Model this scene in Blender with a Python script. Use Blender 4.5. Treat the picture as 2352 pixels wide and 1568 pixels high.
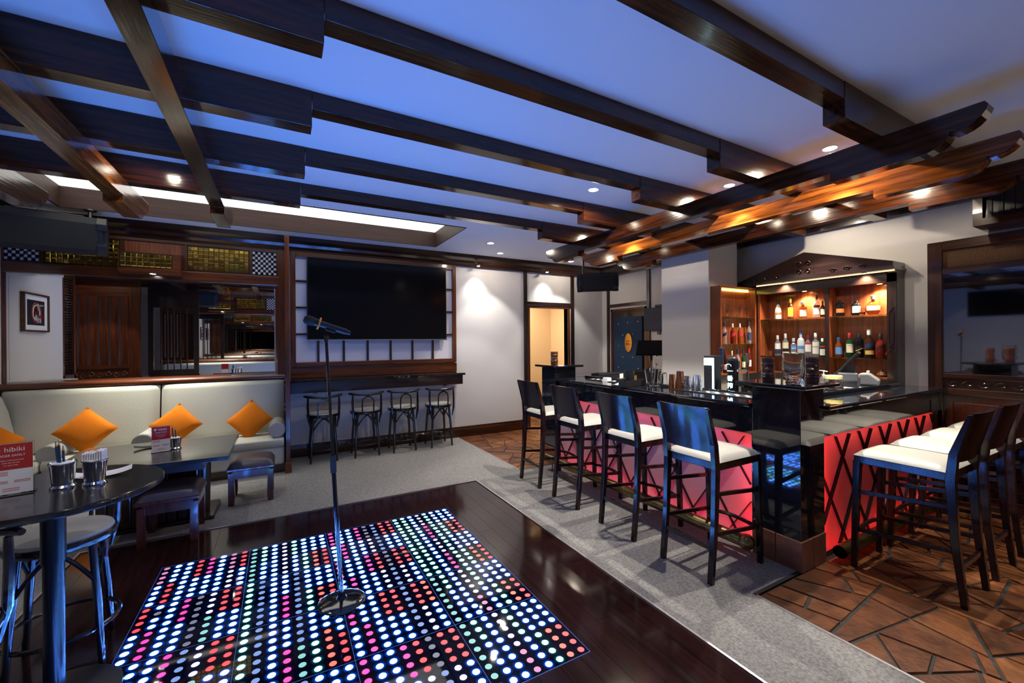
import bpy, math, random
import numpy as np
from mathutils import Matrix, Vector
random.seed(7)
for o in list(bpy.data.objects): bpy.data.objects.remove(o)
SC = bpy.context.scene
COL = SC.collection
PI = math.pi
# ---------------------------------------------------------------- camera, world, exposure
IW, IH, FPX, CAMH = 2352.0, 1568.0, 958.0, 1.5
YAW, ROLL = math.radians(29.05), math.radians(-0.4)
_f = np.array([math.sin(YAW), math.cos(YAW), 0.0]); _r = np.array([math.cos(YAW), -math.sin(YAW), 0.0]); _u = np.array([0, 0, 1.0])
RT = _r*math.cos(ROLL)+_u*math.sin(ROLL); UP = -_r*math.sin(ROLL)+_u*math.cos(ROLL); FWD = _f
cam = bpy.data.cameras.new('camera'); camo = bpy.data.objects.new('camera', cam); COL.objects.link(camo)
cam.sensor_fit = 'HORIZONTAL'; cam.sensor_width = 36; cam.lens = 36*FPX/IW; cam.clip_start = 0.02
camo.matrix_world = Matrix(((RT[0], UP[0], -FWD[0], 0), (RT[1], UP[1], -FWD[1], 0), (RT[2], UP[2], -FWD[2], CAMH), (0, 0, 0, 1)))
SC.camera = camo
wd = bpy.data.worlds.new('world'); SC.world = wd; wd.use_nodes = True
wd.node_tree.nodes['Background'].inputs[0].default_value = (0.02, 0.025, 0.04, 1)
wd.node_tree.nodes['Background'].inputs[1].default_value = 0.3
SC.view_settings.view_transform = 'Standard'; SC.view_settings.look = 'None'
SC.view_settings.gamma = 1.0; SC.view_settings.use_curve_mapping = False
SC.view_settings.exposure = -0.1
# light levels (watts / emission strengths) in one place
L_DOWN = 185.0; L_WASH = 55.0; L_SKY = 2.4; L_LED = 78.0; L_RED = 20.0; L_BAR = 26.0; L_BAY = 60.0
def ray(px, py): return FWD+RT*(px-IW/2)/FPX+UP*(IH/2-py)/FPX
def onz(px, py, z): d = ray(px, py); return np.array([0, 0, CAMH])+d*((z-CAMH)/d[2])
def ony(px, py, y): d = ray(px, py); return np.array([0, 0, CAMH])+d*(y/d[1])
def onx(px, py, x): d = ray(px, py); return np.array([0, 0, CAMH])+d*(x/d[0])
# ---------------------------------------------------------------- materials
MAT = {}
def mat(name, base=(.5,.5,.5), rough=.5, metal=0., spec=.5, coat=0., crough=.1, emis=None, es=0., trans=0., ior=1.45,
        bump=0., bscale=60., var=None, vscale=8., stretch=(1,1,1), transl=0.):
    if name in MAT: return MAT[name]
    m = bpy.data.materials.new(name); m.use_nodes = True; nt = m.node_tree; b = nt.nodes['Principled BSDF']; I = b.inputs
    I['Base Color'].default_value = (*base, 1); I['Roughness'].default_value = rough; I['Metallic'].default_value = metal
    I['Specular IOR Level'].default_value = spec; I['Coat Weight'].default_value = coat; I['Coat Roughness'].default_value = crough
    I['Transmission Weight'].default_value = trans; I['IOR'].default_value = ior
    if emis: I['Emission Color'].default_value = (*emis, 1); I['Emission Strength'].default_value = es
    if var or bump:
        tc = nt.nodes.new('ShaderNodeTexCoord'); mp = nt.nodes.new('ShaderNodeMapping'); mp.inputs['Scale'].default_value = stretch
        nt.links.new(tc.outputs['Object'], mp.inputs['Vector'])
    if var:
        n = nt.nodes.new('ShaderNodeTexNoise'); n.inputs['Scale'].default_value = vscale; n.inputs['Detail'].default_value = 6
        n.inputs['Roughness'].default_value = .62
        nt.links.new(mp.outputs[0], n.inputs['Vector']); cr = nt.nodes.new('ShaderNodeValToRGB')
        cr.color_ramp.elements[0].color = (*base, 1); cr.color_ramp.elements[1].color = (*var, 1)
        cr.color_ramp.elements[0].position = .36; cr.color_ramp.elements[1].position = .66
        nt.links.new(n.outputs['Fac'], cr.inputs[0]); nt.links.new(cr.outputs[0], I['Base Color'])
    if bump:
        n2 = nt.nodes.new('ShaderNodeTexNoise'); n2.inputs['Scale'].default_value = bscale; n2.inputs['Detail'].default_value = 4
        nt.links.new(mp.outputs[0], n2.inputs['Vector']); bp = nt.nodes.new('ShaderNodeBump'); bp.inputs['Strength'].default_value = bump
        bp.inputs['Distance'].default_value = .01
        nt.links.new(n2.outputs['Fac'], bp.inputs['Height']); nt.links.new(bp.outputs[0], I['Normal'])
    if transl:
        tr = nt.nodes.new('ShaderNodeBsdfTranslucent'); tr.inputs[0].default_value = (*base, 1); mx = nt.nodes.new('ShaderNodeMixShader')
        mx.inputs[0].default_value = transl; out = nt.nodes['Material Output']
        nt.links.new(b.outputs[0], mx.inputs[1]); nt.links.new(tr.outputs[0], mx.inputs[2]); nt.links.new(mx.outputs[0], out.inputs[0])
    MAT[name] = m; return m
def wood(name, c1, c2, axis='X', rough=.3, coat=.6, sc=1., bump=.0):
    k = {'X': (1.2, 22, 22), 'Y': (22, 1.2, 22), 'Z': (22, 22, 1.2)}[axis]
    return mat(name, c1, rough, coat=coat, crough=.08, var=c2, vscale=1.6*sc, stretch=k, bump=bump, bscale=3)
DK1, DK2 = (.016, .004, .0016), (.055, .014, .004)
MD1, MD2 = (.05, .011, .003), (.14, .035, .009)
for ax in 'XYZ':
    wood('beam_'+ax, (.014,.0035,.0012), (.085,.022,.005), ax, .13, .12, bump=.05); wood('beamlit_'+ax, (.06,.015,.003), (.30,.085,.014), ax, .13, .15, bump=.05)  # beamlit: lighter orange copy of the beam wood, with lamp light put in
    wood('dark_'+ax, DK1, DK2, ax, .28, .6)
    wood('mah_'+ax, MD1, MD2, ax, .3, .5)
    wood('black_'+ax, (.012,.006,.005), (.03,.013,.011), ax, .3, .5)
wood('warm_Z', (.15,.034,.012), (.33,.085,.028), 'Z', .35, .3)
wood('warm_X', (.15,.034,.012), (.33,.085,.028), 'X', .35, .3)
wood('orange_X', (.22,.06,.018), (.45,.15,.04), 'X', .25, .7)
mat('wall_white', (.66,.64,.63), .9, bump=.15, bscale=220, stretch=(1,1,.25))
mat('wall_paint', (.62,.59,.56), .8)
mat('ceil_white', (.80,.80,.82), .75, bump=.05, bscale=40)
mat('shoji', (.62,.60,.64), .8)
mat('beige', (.76,.60,.42), .8)
wood('well_wood', (.02,.007,.004), (.045,.014,.008), 'X', .6, 0.)
mat('carpet_m', (.21,.205,.20), .95, spec=.1, var=(.38,.37,.365), vscale=70, bump=.8, bscale=420)
mat('floor_dark', (.035,.011,.010), .22, coat=.5, var=(.075,.022,.017), vscale=2, stretch=(26,1.5,26))
mat('mortar', (.006,.008,.009), .5, var=(.022,.032,.034), vscale=30)
for i, (a, b) in enumerate([((.085,.025,.007),(.20,.066,.018)), ((.066,.018,.006),(.155,.048,.013)), ((.10,.032,.010),(.22,.077,.022)), ((.045,.014,.005),(.14,.044,.013))]):
    mat('terra%d' % i, a, .42, coat=.12, crough=.25, var=b, vscale=7, bump=.35, bscale=30)
mat('terra_tile', (.16,.06,.035), .4, coat=.3, var=(.24,.10,.06), vscale=9)
mat('granite', (.004,.005,.008), .06, coat=.6, crough=.03, var=(.011,.013,.02), vscale=160)
mat('metal_trim', (.62,.62,.66), .35, metal=1)
mat('metal_dark', (.10,.10,.12), .4, metal=1)
mat('steel', (.74,.74,.76), .17, metal=1); mat('chrome', (.85,.85,.88), .06, metal=1)
mat('copper', (.80,.36,.20), .16, metal=1); mat('brass', (.30,.21,.085), .32, metal=1, var=(.17,.12,.05), vscale=14)
mat('gold_stud', (.85,.50,.14), .25, metal=1)
mat('plastic_black', (.012,.013,.016), .45); mat('grille', (.010,.012,.016), .6, bump=.8, bscale=500)
mat('screen', (.003,.003,.004), .12, spec=.35); mat('satin_black', (.008,.008,.01), .35)
mat('leather_white', (.34,.335,.31), .42, bump=.1, bscale=90); mat('leather_cream', (.47,.465,.39), .36, bump=.08, bscale=60)
mat('leather_brown', (.055,.042,.045), .33, bump=.1, bscale=120)
mat('stool_wood', (.010,.005,.006), .2, spec=.3, coat=.38, var=(.03,.012,.012), vscale=6, stretch=(8,8,1)); mat('rail_blue_black', (.008,.006,.008), .2, coat=.6)
mat('ottoman_wood', (.05,.012,.008), .25, coat=.6, var=(.11,.028,.016), vscale=5, stretch=(6,6,1))
mat('orange_cloth', (.58,.155,.008), .9, spec=.15, bump=.3, bscale=260)
mat('table_black', (.008,.009,.010), .17, coat=.3, var=(.02,.021,.022), vscale=4, stretch=(1,30,1))
mat('mirror', (.90,.91,.90), .01, metal=1); mat('mirror_dark', (.45,.45,.46), .03, metal=1)
mat('gold_mirror', (.70,.52,.12), .16, metal=1); mat('black_tile', (.008,.008,.010), .08); mat('silver_tile', (.72,.70,.73), .12)  # silver_tile: reflection of the pale ceiling put into a whitish non-metal base
mat('glass', (.97,.99,1.), .01, trans=1., ior=1.45); mat('glass_green', (.55,.92,.80), .03, trans=1.); mat('glass_dim', (.8,.85,.9), .12, trans=.9)
mat('paper', (.85,.85,.86), .8); mat('white_plastic', (.8,.8,.8), .4); mat('napkin', (.86,.85,.90), .9)
mat('red_print', (.42,.015,.02), .45); mat('ink_red', (.55,.06,.06), .6); mat('pencil_blue', (.012,.045,.12), .4); mat('pencil_wood', (.55,.3,.13), .7)
mat('white_ink', (.9,.9,.9), .6); mat('navy_pad', (.008,.032,.085), .8, bump=.2, bscale=60); mat('navy', (.012,.022,.06), .5)
mat('tiki_brown', (.11,.035,.014), .25, coat=.6, var=(.20,.075,.02), vscale=18); mat('tiki_dark', (.055,.02,.018), .18, coat=.7)
mat('rattan', (.14,.065,.025), .7, var=(.035,.014,.006), vscale=1.3, stretch=(1,90,110), bump=.5, bscale=2)
mat('acrylic', (.60,.50,.52), .35, spec=.5, transl=.66)
mat('tape_black', (.006,.006,.007), .35)
mat('red_led', (.1,.0,.0), .5, emis=(1,.035,.03), es=L_RED); mat('pink_led', (.1,.0,.0), .5, emis=(1,.04,.10), es=L_RED*.55); mat('front_led', (.1,.0,.0), .5, emis=(1,.035,.05), es=L_RED*.6); mat('acrylic_front', (.74,.66,.69), .35, spec=.5, transl=.60)
mat('sky_panel', (.9,.9,.9), .5, emis=(1,.965,.84), es=L_SKY); mat('lamp_face', (.9,.9,.9), .5, emis=(1,.96,.90), es=14)
mat('warm_lamp', (.9,.8,.6), .5, emis=(1,.74,.40), es=26); mat('yellow_strip', (.9,.7,.2), .5, emis=(1,.72,.13), es=9); mat('warm_strip', (.9,.7,.4), .5, emis=(1,.66,.32), es=3.2)
mat('cyan_led', (.8,.9,1), .5, emis=(.55,.9,1), es=6.); mat('tower_black', (.02,.024,.03), .25)
mat('lid_yellow', (.75,.62,.22), .5); mat('grey_plastic', (.10,.11,.13), .45); mat('bamboo', (.6,.34,.08), .5)
# ---------------------------------------------------------------- mesh helpers
class MB:
    def __init__(s): s.v = []; s.f = []; s.m = []; s.cur = 0
    def add(s, vs, fs):
        k = len(s.v); s.v += [tuple(map(float, p)) for p in vs]; s.f += [tuple(i+k for i in f) for f in fs]; s.m += [s.cur]*len(fs); return s
    def box(s, x0, x1, y0, y1, z0, z1):
        v = [(x, y, z) for z in (z0, z1) for y in (y0, y1) for x in (x0, x1)]
        return s.add(v, [(0,2,3,1),(4,5,7,6),(0,1,5,4),(2,6,7,3),(0,4,6,2),(1,3,7,5)])
    def bar(s, a, b, w, h, up=(0,0,1), w2=None, h2=None):
        a = Vector(a); b = Vector(b); d = (b-a).normalized(); sx = d.cross(Vector(up))
        if sx.length < 1e-4: sx = d.cross(Vector((0,1,0)))
        sx.normalize(); sy = sx.cross(d).normalized(); vs = []
        for p, ww, hh in ((a, w, h), (b, w2 or w, h2 or h)):
            for i, j in ((-1,-1),(1,-1),(1,1),(-1,1)): vs.append(p+sx*i*ww/2+sy*j*hh/2)
        return s.add(vs, [(0,3,2,1),(4,5,6,7)]+[(i,(i+1)%4,4+(i+1)%4,4+i) for i in range(4)])
    def tube(s, pts, r, n=10, caps=True, closed=False):
        pts = [Vector(p) for p in pts]; m = len(pts); rr = r if isinstance(r, (list, tuple)) else [r]*m; vs = []; fs = []; px = None
        for i, p in enumerate(pts):
            if closed: d = pts[(i+1) % m]-pts[i-1]
            else: d = pts[min(i+1, m-1)]-pts[max(i-1, 0)]
            d.normalize()
            if px is None:
                px = d.cross(Vector((0,0,1)))
                if px.length < 1e-3: px = d.cross(Vector((0,1,0)))
            px = (px-d*px.dot(d)).normalized(); py = d.cross(px)
            for k in range(n):
                a = 2*PI*k/n; vs.append(p+(px*math.cos(a)+py*math.sin(a))*rr[i])
        for i in range(m if closed else m-1):
            j = (i+1) % m
            for k in range(n): fs.append((i*n+k, i*n+(k+1) % n, j*n+(k+1) % n, j*n+k))
        if caps and not closed: fs += [tuple(range(n-1, -1, -1)), tuple((m-1)*n+k for k in range(n))]
        return s.add(vs, fs)
    def lathe(s, prof, c=(0,0,0), n=20, sx=1., sy=1.):
        vs = []; fs = []; m = len(prof)
        for r, z in prof:
            for k in range(n): a = 2*PI*k/n; vs.append((c[0]+r*sx*math.cos(a), c[1]+r*sy*math.sin(a), c[2]+z))
        for i in range(m-1):
            for k in range(n): fs.append((i*n+k, i*n+(k+1) % n, (i+1)*n+(k+1) % n, (i+1)*n+k))
        if prof[0][0] > 1e-6: fs.append(tuple(range(n-1, -1, -1)))
        if prof[-1][0] > 1e-6: fs.append(tuple((m-1)*n+k for k in range(n)))
        return s.add(vs, fs)
    def prism(s, poly, axis, a, b):
        n = len(poly)
        def P(p, t): return {'X': (t, p[0], p[1]), 'Y': (p[0], t, p[1]), 'Z': (p[0], p[1], t)}[axis]
        vs = [P(p, a) for p in poly]+[P(p, b) for p in poly]
        return s.add(vs, [tuple(range(n-1, -1, -1)), tuple(range(n, 2*n))]+[(i, (i+1) % n, n+(i+1) % n, n+i) for i in range(n)])
    def grid(s, fn, nu, nv):
        vs = [fn(i/nu, j/nv) for j in range(nv+1) for i in range(nu+1)]
        return s.add(vs, [(j*(nu+1)+i, j*(nu+1)+i+1, (j+1)*(nu+1)+i+1, (j+1)*(nu+1)+i) for j in range(nv) for i in range(nu)])
    def mesh(s, name, mats, smooth=False, sharp=40):
        me = bpy.data.meshes.new(name); me.from_pydata(s.v, [], s.f)
        for m in (mats if isinstance(mats, (list, tuple)) else [mats]): me.materials.append(MAT[m] if isinstance(m, str) else m)
        me.polygons.foreach_set('material_index', s.m)
        import bmesh
        bm = bmesh.new(); bm.from_mesh(me); bmesh.ops.recalc_face_normals(bm, faces=bm.faces[:]); bm.to_mesh(me); bm.free()
        if smooth:
            me.polygons.foreach_set('use_smooth', [True]*len(me.polygons)); me.set_sharp_from_angle(angle=math.radians(sharp))
        me.update(); return me
    def build(s, name, mats, parent=None, smooth=False, bev=0, sharp=40):
        return link(name, s.mesh(name, mats, smooth, sharp), parent, bev)
def link(name, me, parent=None, bev=0):
    o = bpy.data.objects.new(name, me); COL.objects.link(o)
    if parent: o.parent = parent
    if bev:
        b = o.modifiers.new('bevel', 'BEVEL'); b.width = bev; b.segments = 2; b.limit_method = 'ANGLE'; b.angle_limit = math.radians(40); b.harden_normals = False
    return o
def tag(o, label, cat, group=None):
    o['label'] = label; o['category'] = cat
    if group: o['group'] = group
    return o
def struct(o): o['kind'] = 'structure'; return o
def thing(name, label, cat, loc=(0,0,0), rz=0, group=None):
    o = bpy.data.objects.new(name, None); COL.objects.link(o); o.location = [float(c) for c in loc]; o.rotation_euler = (0, 0, rz); o.empty_display_size = .1
    return tag(o, label, cat, group)
def dup(root, loc, rz=None, label=None):
    def cp(o, p):
        c = o.copy(); COL.objects.link(c)
        if p: c.parent = p
        for ch in [x for x in bpy.data.objects if x.parent == o]: cp(ch, c)
        return c
    r = cp(root, None); r.location = [float(c) for c in loc]
    if rz is not None: r.rotation_euler = (0, 0, rz)
    if label: r['label'] = label
    return r
def B(name, m, parent, *bx, bev=0):
    mb = MB()
    for b in bx: mb.box(*b)
    return mb.build(name, m, parent, bev=bev)
def text(txt, size, m, parent, mw, name='lettering', ext=.0005, align='CENTER', font=None):
    cu = bpy.data.curves.new('t', 'FONT'); cu.body = txt; cu.size = size; cu.align_x = align; cu.align_y = 'CENTER'; cu.extrude = ext; cu.resolution_u = 3
    to = bpy.data.objects.new('t', cu); COL.objects.link(to); bpy.context.view_layer.update()
    me = bpy.data.meshes.new_from_object(to.evaluated_get(bpy.context.evaluated_depsgraph_get())); bpy.data.objects.remove(to)
    me.materials.clear(); me.materials.append(MAT[m]); me.transform(mw); o = link(name, me, parent); return o
def face_mat(origin, right, up): # text plane frame
    r = Vector(right).normalized(); u = Vector(up).normalized(); n = r.cross(u)
    return Matrix(((r.x, u.x, n.x, origin[0]), (r.y, u.y, n.y, origin[1]), (r.z, u.z, n.z, origin[2]), (0,0,0,1)))
def spot(name, loc, target, watts, size, blend, color, parent=None, rad=.03):
    l = bpy.data.lights.new(name, 'SPOT'); l.energy = watts; l.spot_size = math.radians(size); l.spot_blend = blend; l.color = color; l.shadow_soft_size = rad
    o = bpy.data.objects.new(name, l); COL.objects.link(o); d = Vector(target)-Vector(loc); o.rotation_euler = d.to_track_quat('-Z', 'Y').to_euler()
    if parent: o.parent = parent; o.location = Vector(loc)-Vector(parent.location)
    else: o.location = loc
    return o
# ================================================================ room shell
XW, XE, YN, YS, ZC = -4.6, 5.4, 6.15, -2.6, 2.86
# ---- floor bed, crazy paving, carpet, planks
flo = struct(B('floor', 'mortar', None, (XW-.1, XE+.6, YS-.1, 7.8, -.12, -.008)))
def clip(poly, n, c):   # keep n.p <= c
    out = []
    for i in range(len(poly)):
        a, b = poly[i], poly[(i+1) % len(poly)]; da = n[0]*a[0]+n[1]*a[1]-c; db = n[0]*b[0]+n[1]*b[1]-c
        if da <= 0: out.append(a)
        if da*db < 0: t = da/(da-db); out.append((a[0]+(b[0]-a[0])*t, a[1]+(b[1]-a[1])*t))
    return out
def area(p): return abs(sum(p[i][0]*p[(i+1) % len(p)][1]-p[(i+1) % len(p)][0]*p[i][1] for i in range(len(p))))/2
def cen(p): return (sum(q[0] for q in p)/len(p), sum(q[1] for q in p)/len(p))
def inset(p, d):
    s = sum(p[i][0]*p[(i+1) % len(p)][1]-p[(i+1) % len(p)][0]*p[i][1] for i in range(len(p)))
    if s < 0: p = p[::-1]
    q = p
    for i in range(len(p)):
        a, b = p[i], p[(i+1) % len(p)]; dx, dy = b[0]-a[0], b[1]-a[1]; l = math.hypot(dx, dy)
        if l < 1e-6: continue
        n = (dy/l, -dx/l); q = clip(q, n, n[0]*a[0]+n[1]*a[1]-d)
        if len(q) < 3: return None
    return q
def crack(poly, amax, rng):
    if area(poly) < amax*rng.uniform(.55, 1.6): return [poly]
    c = cen(poly); best = max(range(len(poly)), key=lambda i: math.dist(poly[i], poly[(i+1) % len(poly)]))
    a, b = poly[best], poly[(best+1) % len(poly)]; th = math.atan2(b[1]-a[1], b[0]-a[0])+PI/2+rng.gauss(0, .42)
    n = (-math.sin(th), math.cos(th)); o = (c[0]+rng.gauss(0, .16)*(b[0]-a[0]), c[1]+rng.gauss(0, .16)*(b[1]-a[1])); k = n[0]*o[0]+n[1]*o[1]
    p1 = clip(poly, n, k); p2 = clip(poly, (-n[0], -n[1]), -k)
    if len(p1) < 3 or len(p2) < 3 or min(area(p1), area(p2)) < .004: return [poly]
    return crack(p1, amax, rng)+crack(p2, amax, rng)
def pave(rect, amax, seed):
    rng = random.Random(seed); x0, x1, y0, y1 = rect
    for p in crack([(x0, y0), (x1, y0), (x1, y1), (x0, y1)], amax, rng):
        q = inset(p, rng.uniform(.0028, .0065))
        if not q or area(q) < .0015: continue
        t = inset(q, .004)
        if not t or len(t) != len(q): t = [((a[0]-cen(q)[0])*.95+cen(q)[0], (a[1]-cen(q)[1])*.95+cen(q)[1]) for a in q]
        n = len(q); h = rng.uniform(-.0015, .0015); tx, ty = rng.gauss(0, .006), rng.gauss(0, .006); c = cen(q)
        mb = MB(); mb.add([(a, b, -.011) for a, b in q]+[(a, b, h+tx*(a-c[0])+ty*(b-c[1])) for a, b in t], [tuple(range(n, 2*n))]+[(i, (i+1) % n, n+(i+1) % n, n+i) for i in range(n)])
        mb.build('paving_stone', 'terra%d' % rng.randrange(4), flo)
pave((2.44, XE-.01, -.75, 1.442), .052, 3); pave((2.44, XE-.01, 4.22, 6.14), .072, 5); pave((3.75, 4.6, 6.15, 7.5), .12, 8)
car = MB()
for b in ((XW, 2.425, 4.135, 6.13), (1.845, 2.425, YS, 4.135), (2.425, 2.95, 1.46, 4.2), (XW, -1.275, YS, 4.135)): car.box(b[0], b[1], b[2], b[3], -.008, .004)
struct(car.build('carpet', 'carpet_m'))
stg = struct(B('floor', 'satin_black', None, (-1.262, 1.832, YS, 4.122, -.03, -.004)))
x = -1.262; LX0, LX1, LY0, LY1 = -.70, 1.30, 1.585, 3.585; rng = random.Random(2)
mpl = wood('stage_wood', (.009,.0035,.004), (.026,.008,.008), 'Y', .12, .22)
while x < 1.83:
    x1 = min(x+.119, 1.832); segs = [(YS, LY0-.002), (LY1+.002, 4.122)] if (x < LX1 and x1 > LX0) else [(YS, 4.122)]
    for a, b in segs:
        cut = [a]; t = a+rng.uniform(.4, 1.6)
        while t < b-.3: cut.append(t); t += rng.uniform(1.0, 1.9)
        cut.append(b)
        for u, w in zip(cut, cut[1:]):
            xx0, xx1 = x+.0008, x1-.0008
            if u < LY1 and w > LY0:
                if xx0 < LX0 < xx1: xx1 = LX0
                if xx0 < LX1 < xx1: xx0 = LX1
            MB().box(xx0, xx1, u+.0008, w-.0008, -.004, 0).build('plank', mpl, stg)
    for a, b in ((x, LX0), (LX1, x1)):
        if x < a+1e-6 and x1 > b-1e-6 and b-a > .004 and b-a < .118: MB().box(a+.0008, b-.0008, LY0-.002, LY1+.002, -.004, 0).build('plank', mpl, stg)
    x = x1
tr = [(1.832, 1.846, YS, 4.136, 0, .007), (-1.276, -1.262, YS, 4.136, 0, .007), (-1.262, 1.832, 4.122, 4.136, 0, .007),
      (2.425, 2.44, 4.2, 6.13, 0, .006), (2.425, 2.44, YS, 1.445, 0, .006)]
for i, b in enumerate(tr): struct(B('trim_%d' % (i+1), 'metal_trim', None, b))
struct(B('trim_6', 'metal_dark', None, (2.425, 2.92, 1.444, 1.466, 0, .007))); struct(B('trim_7', 'metal_dark', None, (2.425, 2.95, 4.198, 4.22, 0, .007)))
# ---- ceiling with light-well opening
HX0, HX1, HY0, HY1 = -1.90, 1.95, 4.60, 5.74
struct(B('ceiling', 'ceil_white', None, (XW-.1, XE+.1, YS-.1, HY0, ZC, ZC+.08), (XW-.1, XE+.1, HY1, YN+.15, ZC, ZC+.08), (XW-.1, HX0, HY0, HY1, ZC, ZC+.08), (HX1, XE+.1, HY0, HY1, ZC, ZC+.08)))
t = thing('ceiling_light_box', 'large glowing rectangular light well framed in dark wood in the ceiling', 'ceiling light', (0, 0, ZC))
for b, m in (((HX0, HX1, HY1-.018, HY1-.001, -.006, .2), 'well_wood'), ((HX0, HX1, HY0+.001, HY0+.018, -.006, .2), 'well_wood'), ((HX0+.001, HX0+.018, HY0+.019, HY1-.019, -.006, .2), 'well_wood'), ((HX1-.018, HX1-.001, HY0+.019, HY1-.019, -.006, .2), 'well_wood')):
    B('frame_board', m, t, b)
B('light_panel', 'sky_panel', t, (HX0, HX1, HY0, HY1, .20, .22))
# ---- walls
DX0, DX1, DZ = 3.77, 4.58, 2.09
struct(B('wall_north', 'wall_white', None, (XW, DX0, YN, YN+.12, 0, ZC), (DX1, XE+.12, YN, YN+.12, 0, ZC), (DX0, DX1, YN, YN+.12, DZ, ZC)))
D2 = (5.03, 5.90, 2.08)
struct(B('wall_east', 'wall_white', None, (XE, XE+.12, YS, D2[0], 0, ZC), (XE, XE+.12, D2[1], YN+.12, 0, ZC), (XE, XE+.12, D2[0], D2[1], D2[2], ZC)))
struct(B('wall_west', 'wall_white', None, (-2.55, -2.43, 4.8, YN, 0, ZC)))
struct(B('wall_west', 'wall_white', None, (XW-.12, XW, YS, YN, 0, ZC))); struct(B('wall_south', 'wall_paint', None, (XW, XE+.12, YS-.12, YS, 0, ZC)))
# column by the back bar, corridor behind the doorway
struct(B('wall_column', 'wall_white', None, (4.46, 5.01, 3.2, 3.9, 0, ZC), (5.01, XE, 3.446, 3.9, 0, ZC)))
struct(B('wall_corridor', 'beige', None, (3.0, 5.2, 7.6, 7.7, 0, 2.5), (2.95, 3.0, YN+.12, 7.7, 0, 2.5), (5.2, 5.25, YN+.12, 7.7, 0, 2.5), (2.95, 5.25, YN+.12, 7.7, 2.5, 2.55)))
spl = bpy.data.lights.new('corridor_lamp', 'AREA'); spl.energy = 42; spl.size = .8; spl.color = (1, .82, .56)
so = bpy.data.objects.new('corridor_lamp', spl); COL.objects.link(so); so.location = (4.0, 6.95, 2.48)
# crown mouldings, baseboards, posts
cp = [(0, 2.69), (.05, 2.69), (.055, 2.715), (.085, 2.74), (.10, 2.775), (.15, 2.81), (.165, 2.86), (0, 2.86)]
struct(MB().prism([(YN-a, b) for a, b in cp], 'X', -2.43, XE).build('trim_8', 'dark_X'))
struct(MB().prism([(XE-a, b) for a, b in cp], 'Y', 3.9, YN).build('trim_9', 'dark_Y'))
struct(MB().prism([(-2.43+a, b) for a, b in cp], 'Y', 4.8, YN).build('trim_10', 'dark_Y'))
struct(B('trim_11', 'black_Y', None, (5.33, XE, YS, 3.44, 2.72, ZC)))
bbp = [(0, 0), (.022, 0), (.022, .12), (.014, .14), (.012, .16), (0, .165)]
struct(MB().prism([(YN-a, b) for a, b in bbp], 'X', .1, 3.64).build('baseboard_north', 'dark_X'))
struct(MB().prism([(XE-a, b) for a, b in bbp], 'Y', 3.9, 4.98).build('baseboard_east', 'dark_Y'))
tp = [(3.645, 3.705, YN-.03, YN, 0, 2.70), (4.645, 4.705, YN-.03, YN, 0, 2.70)]
for i, b in enumerate(tp): struct(B('trim_%d' % (12+i), 'black_Z', None, b))
struct(B('trim_14', 'black_X', None, (3.705, 4.645, YN-.028, YN, 2.135, 2.185)))
for i, (a, b) in enumerate(((4.955, 5.015), (5.935, 5.99))): struct(B('trim_%d' % (15+i), 'black_Z', None, (XE-.03, XE, a, b, 0, 2.70)))
struct(B('trim_17', 'black_Y', None, (XE-.028, XE, 5.015, 5.935, 2.12, 2.17)))
# door 1: open doorway frame; door 2: padded door
d1 = struct(B('door_1', 'mah_Z', None, (3.725, DX0, YN-.012, YN+.12, 0, 2.12), (DX1, 4.625, YN-.012, YN+.12, 0, 2.12), (DX0, DX1, YN-.012, YN+.12, DZ-.01, 2.12), bev=.004))
d2 = struct(B('door_2', 'black_Z', None, (XE-.012, XE+.09, D2[0], D2[1], .005, D2[2]-.01)))
B('door_frame', 'mah_Z', d2, (XE-.018, XE+.1, D2[1]-.045, D2[1], 0, 2.08), (XE-.018, XE+.1, D2[0], D2[0]+.04, 0, 2.08), (XE-.018, XE+.1, D2[0], D2[1], 2.04, 2.08))
B('padded_panel', 'navy_pad', d2, (XE-.04, XE-.01, 5.11, 5.79, .35, 1.92), bev=.012)
for (a, b) in [(5.67,1.80),(5.44,1.815),(5.20,1.825),(5.56,1.60),(5.32,1.61),(5.67,1.41),(5.19,1.41),(5.56,1.21),(5.32,1.21),(5.67,1.02),(5.20,1.02),(5.44,.84)]:
    MB().lathe([(0,.012),(.009,.008),(.012,0),(.012,-.002)], n=10).mesh
    s = MB(); s.tube([(XE-.038, a, b), (XE-.046, a, b), (XE-.051, a, b)], [.013, .012, .004], 10); s.build('stud', 'gold_stud', d2, True)
pl = MB(); pl.tube([(0,0,0), (-.012,0,0)], 1, 28); pl.v = [(XE-.04+x*1., 5.42+y*.085, 1.465+z*.165) for x, y, z in pl.v]; pq = pl.build('plaque', 'gold_stud', d2)
text('PULL', .055, 'satin_black', pq, face_mat((XE-.0535, 5.42, 1.44), (0,-1,0), (0,0,1)))
text('اسحب', .04, 'satin_black', pq, face_mat((XE-.0535, 5.42, 1.50), (0,-1,0), (0,0,1)))
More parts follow.
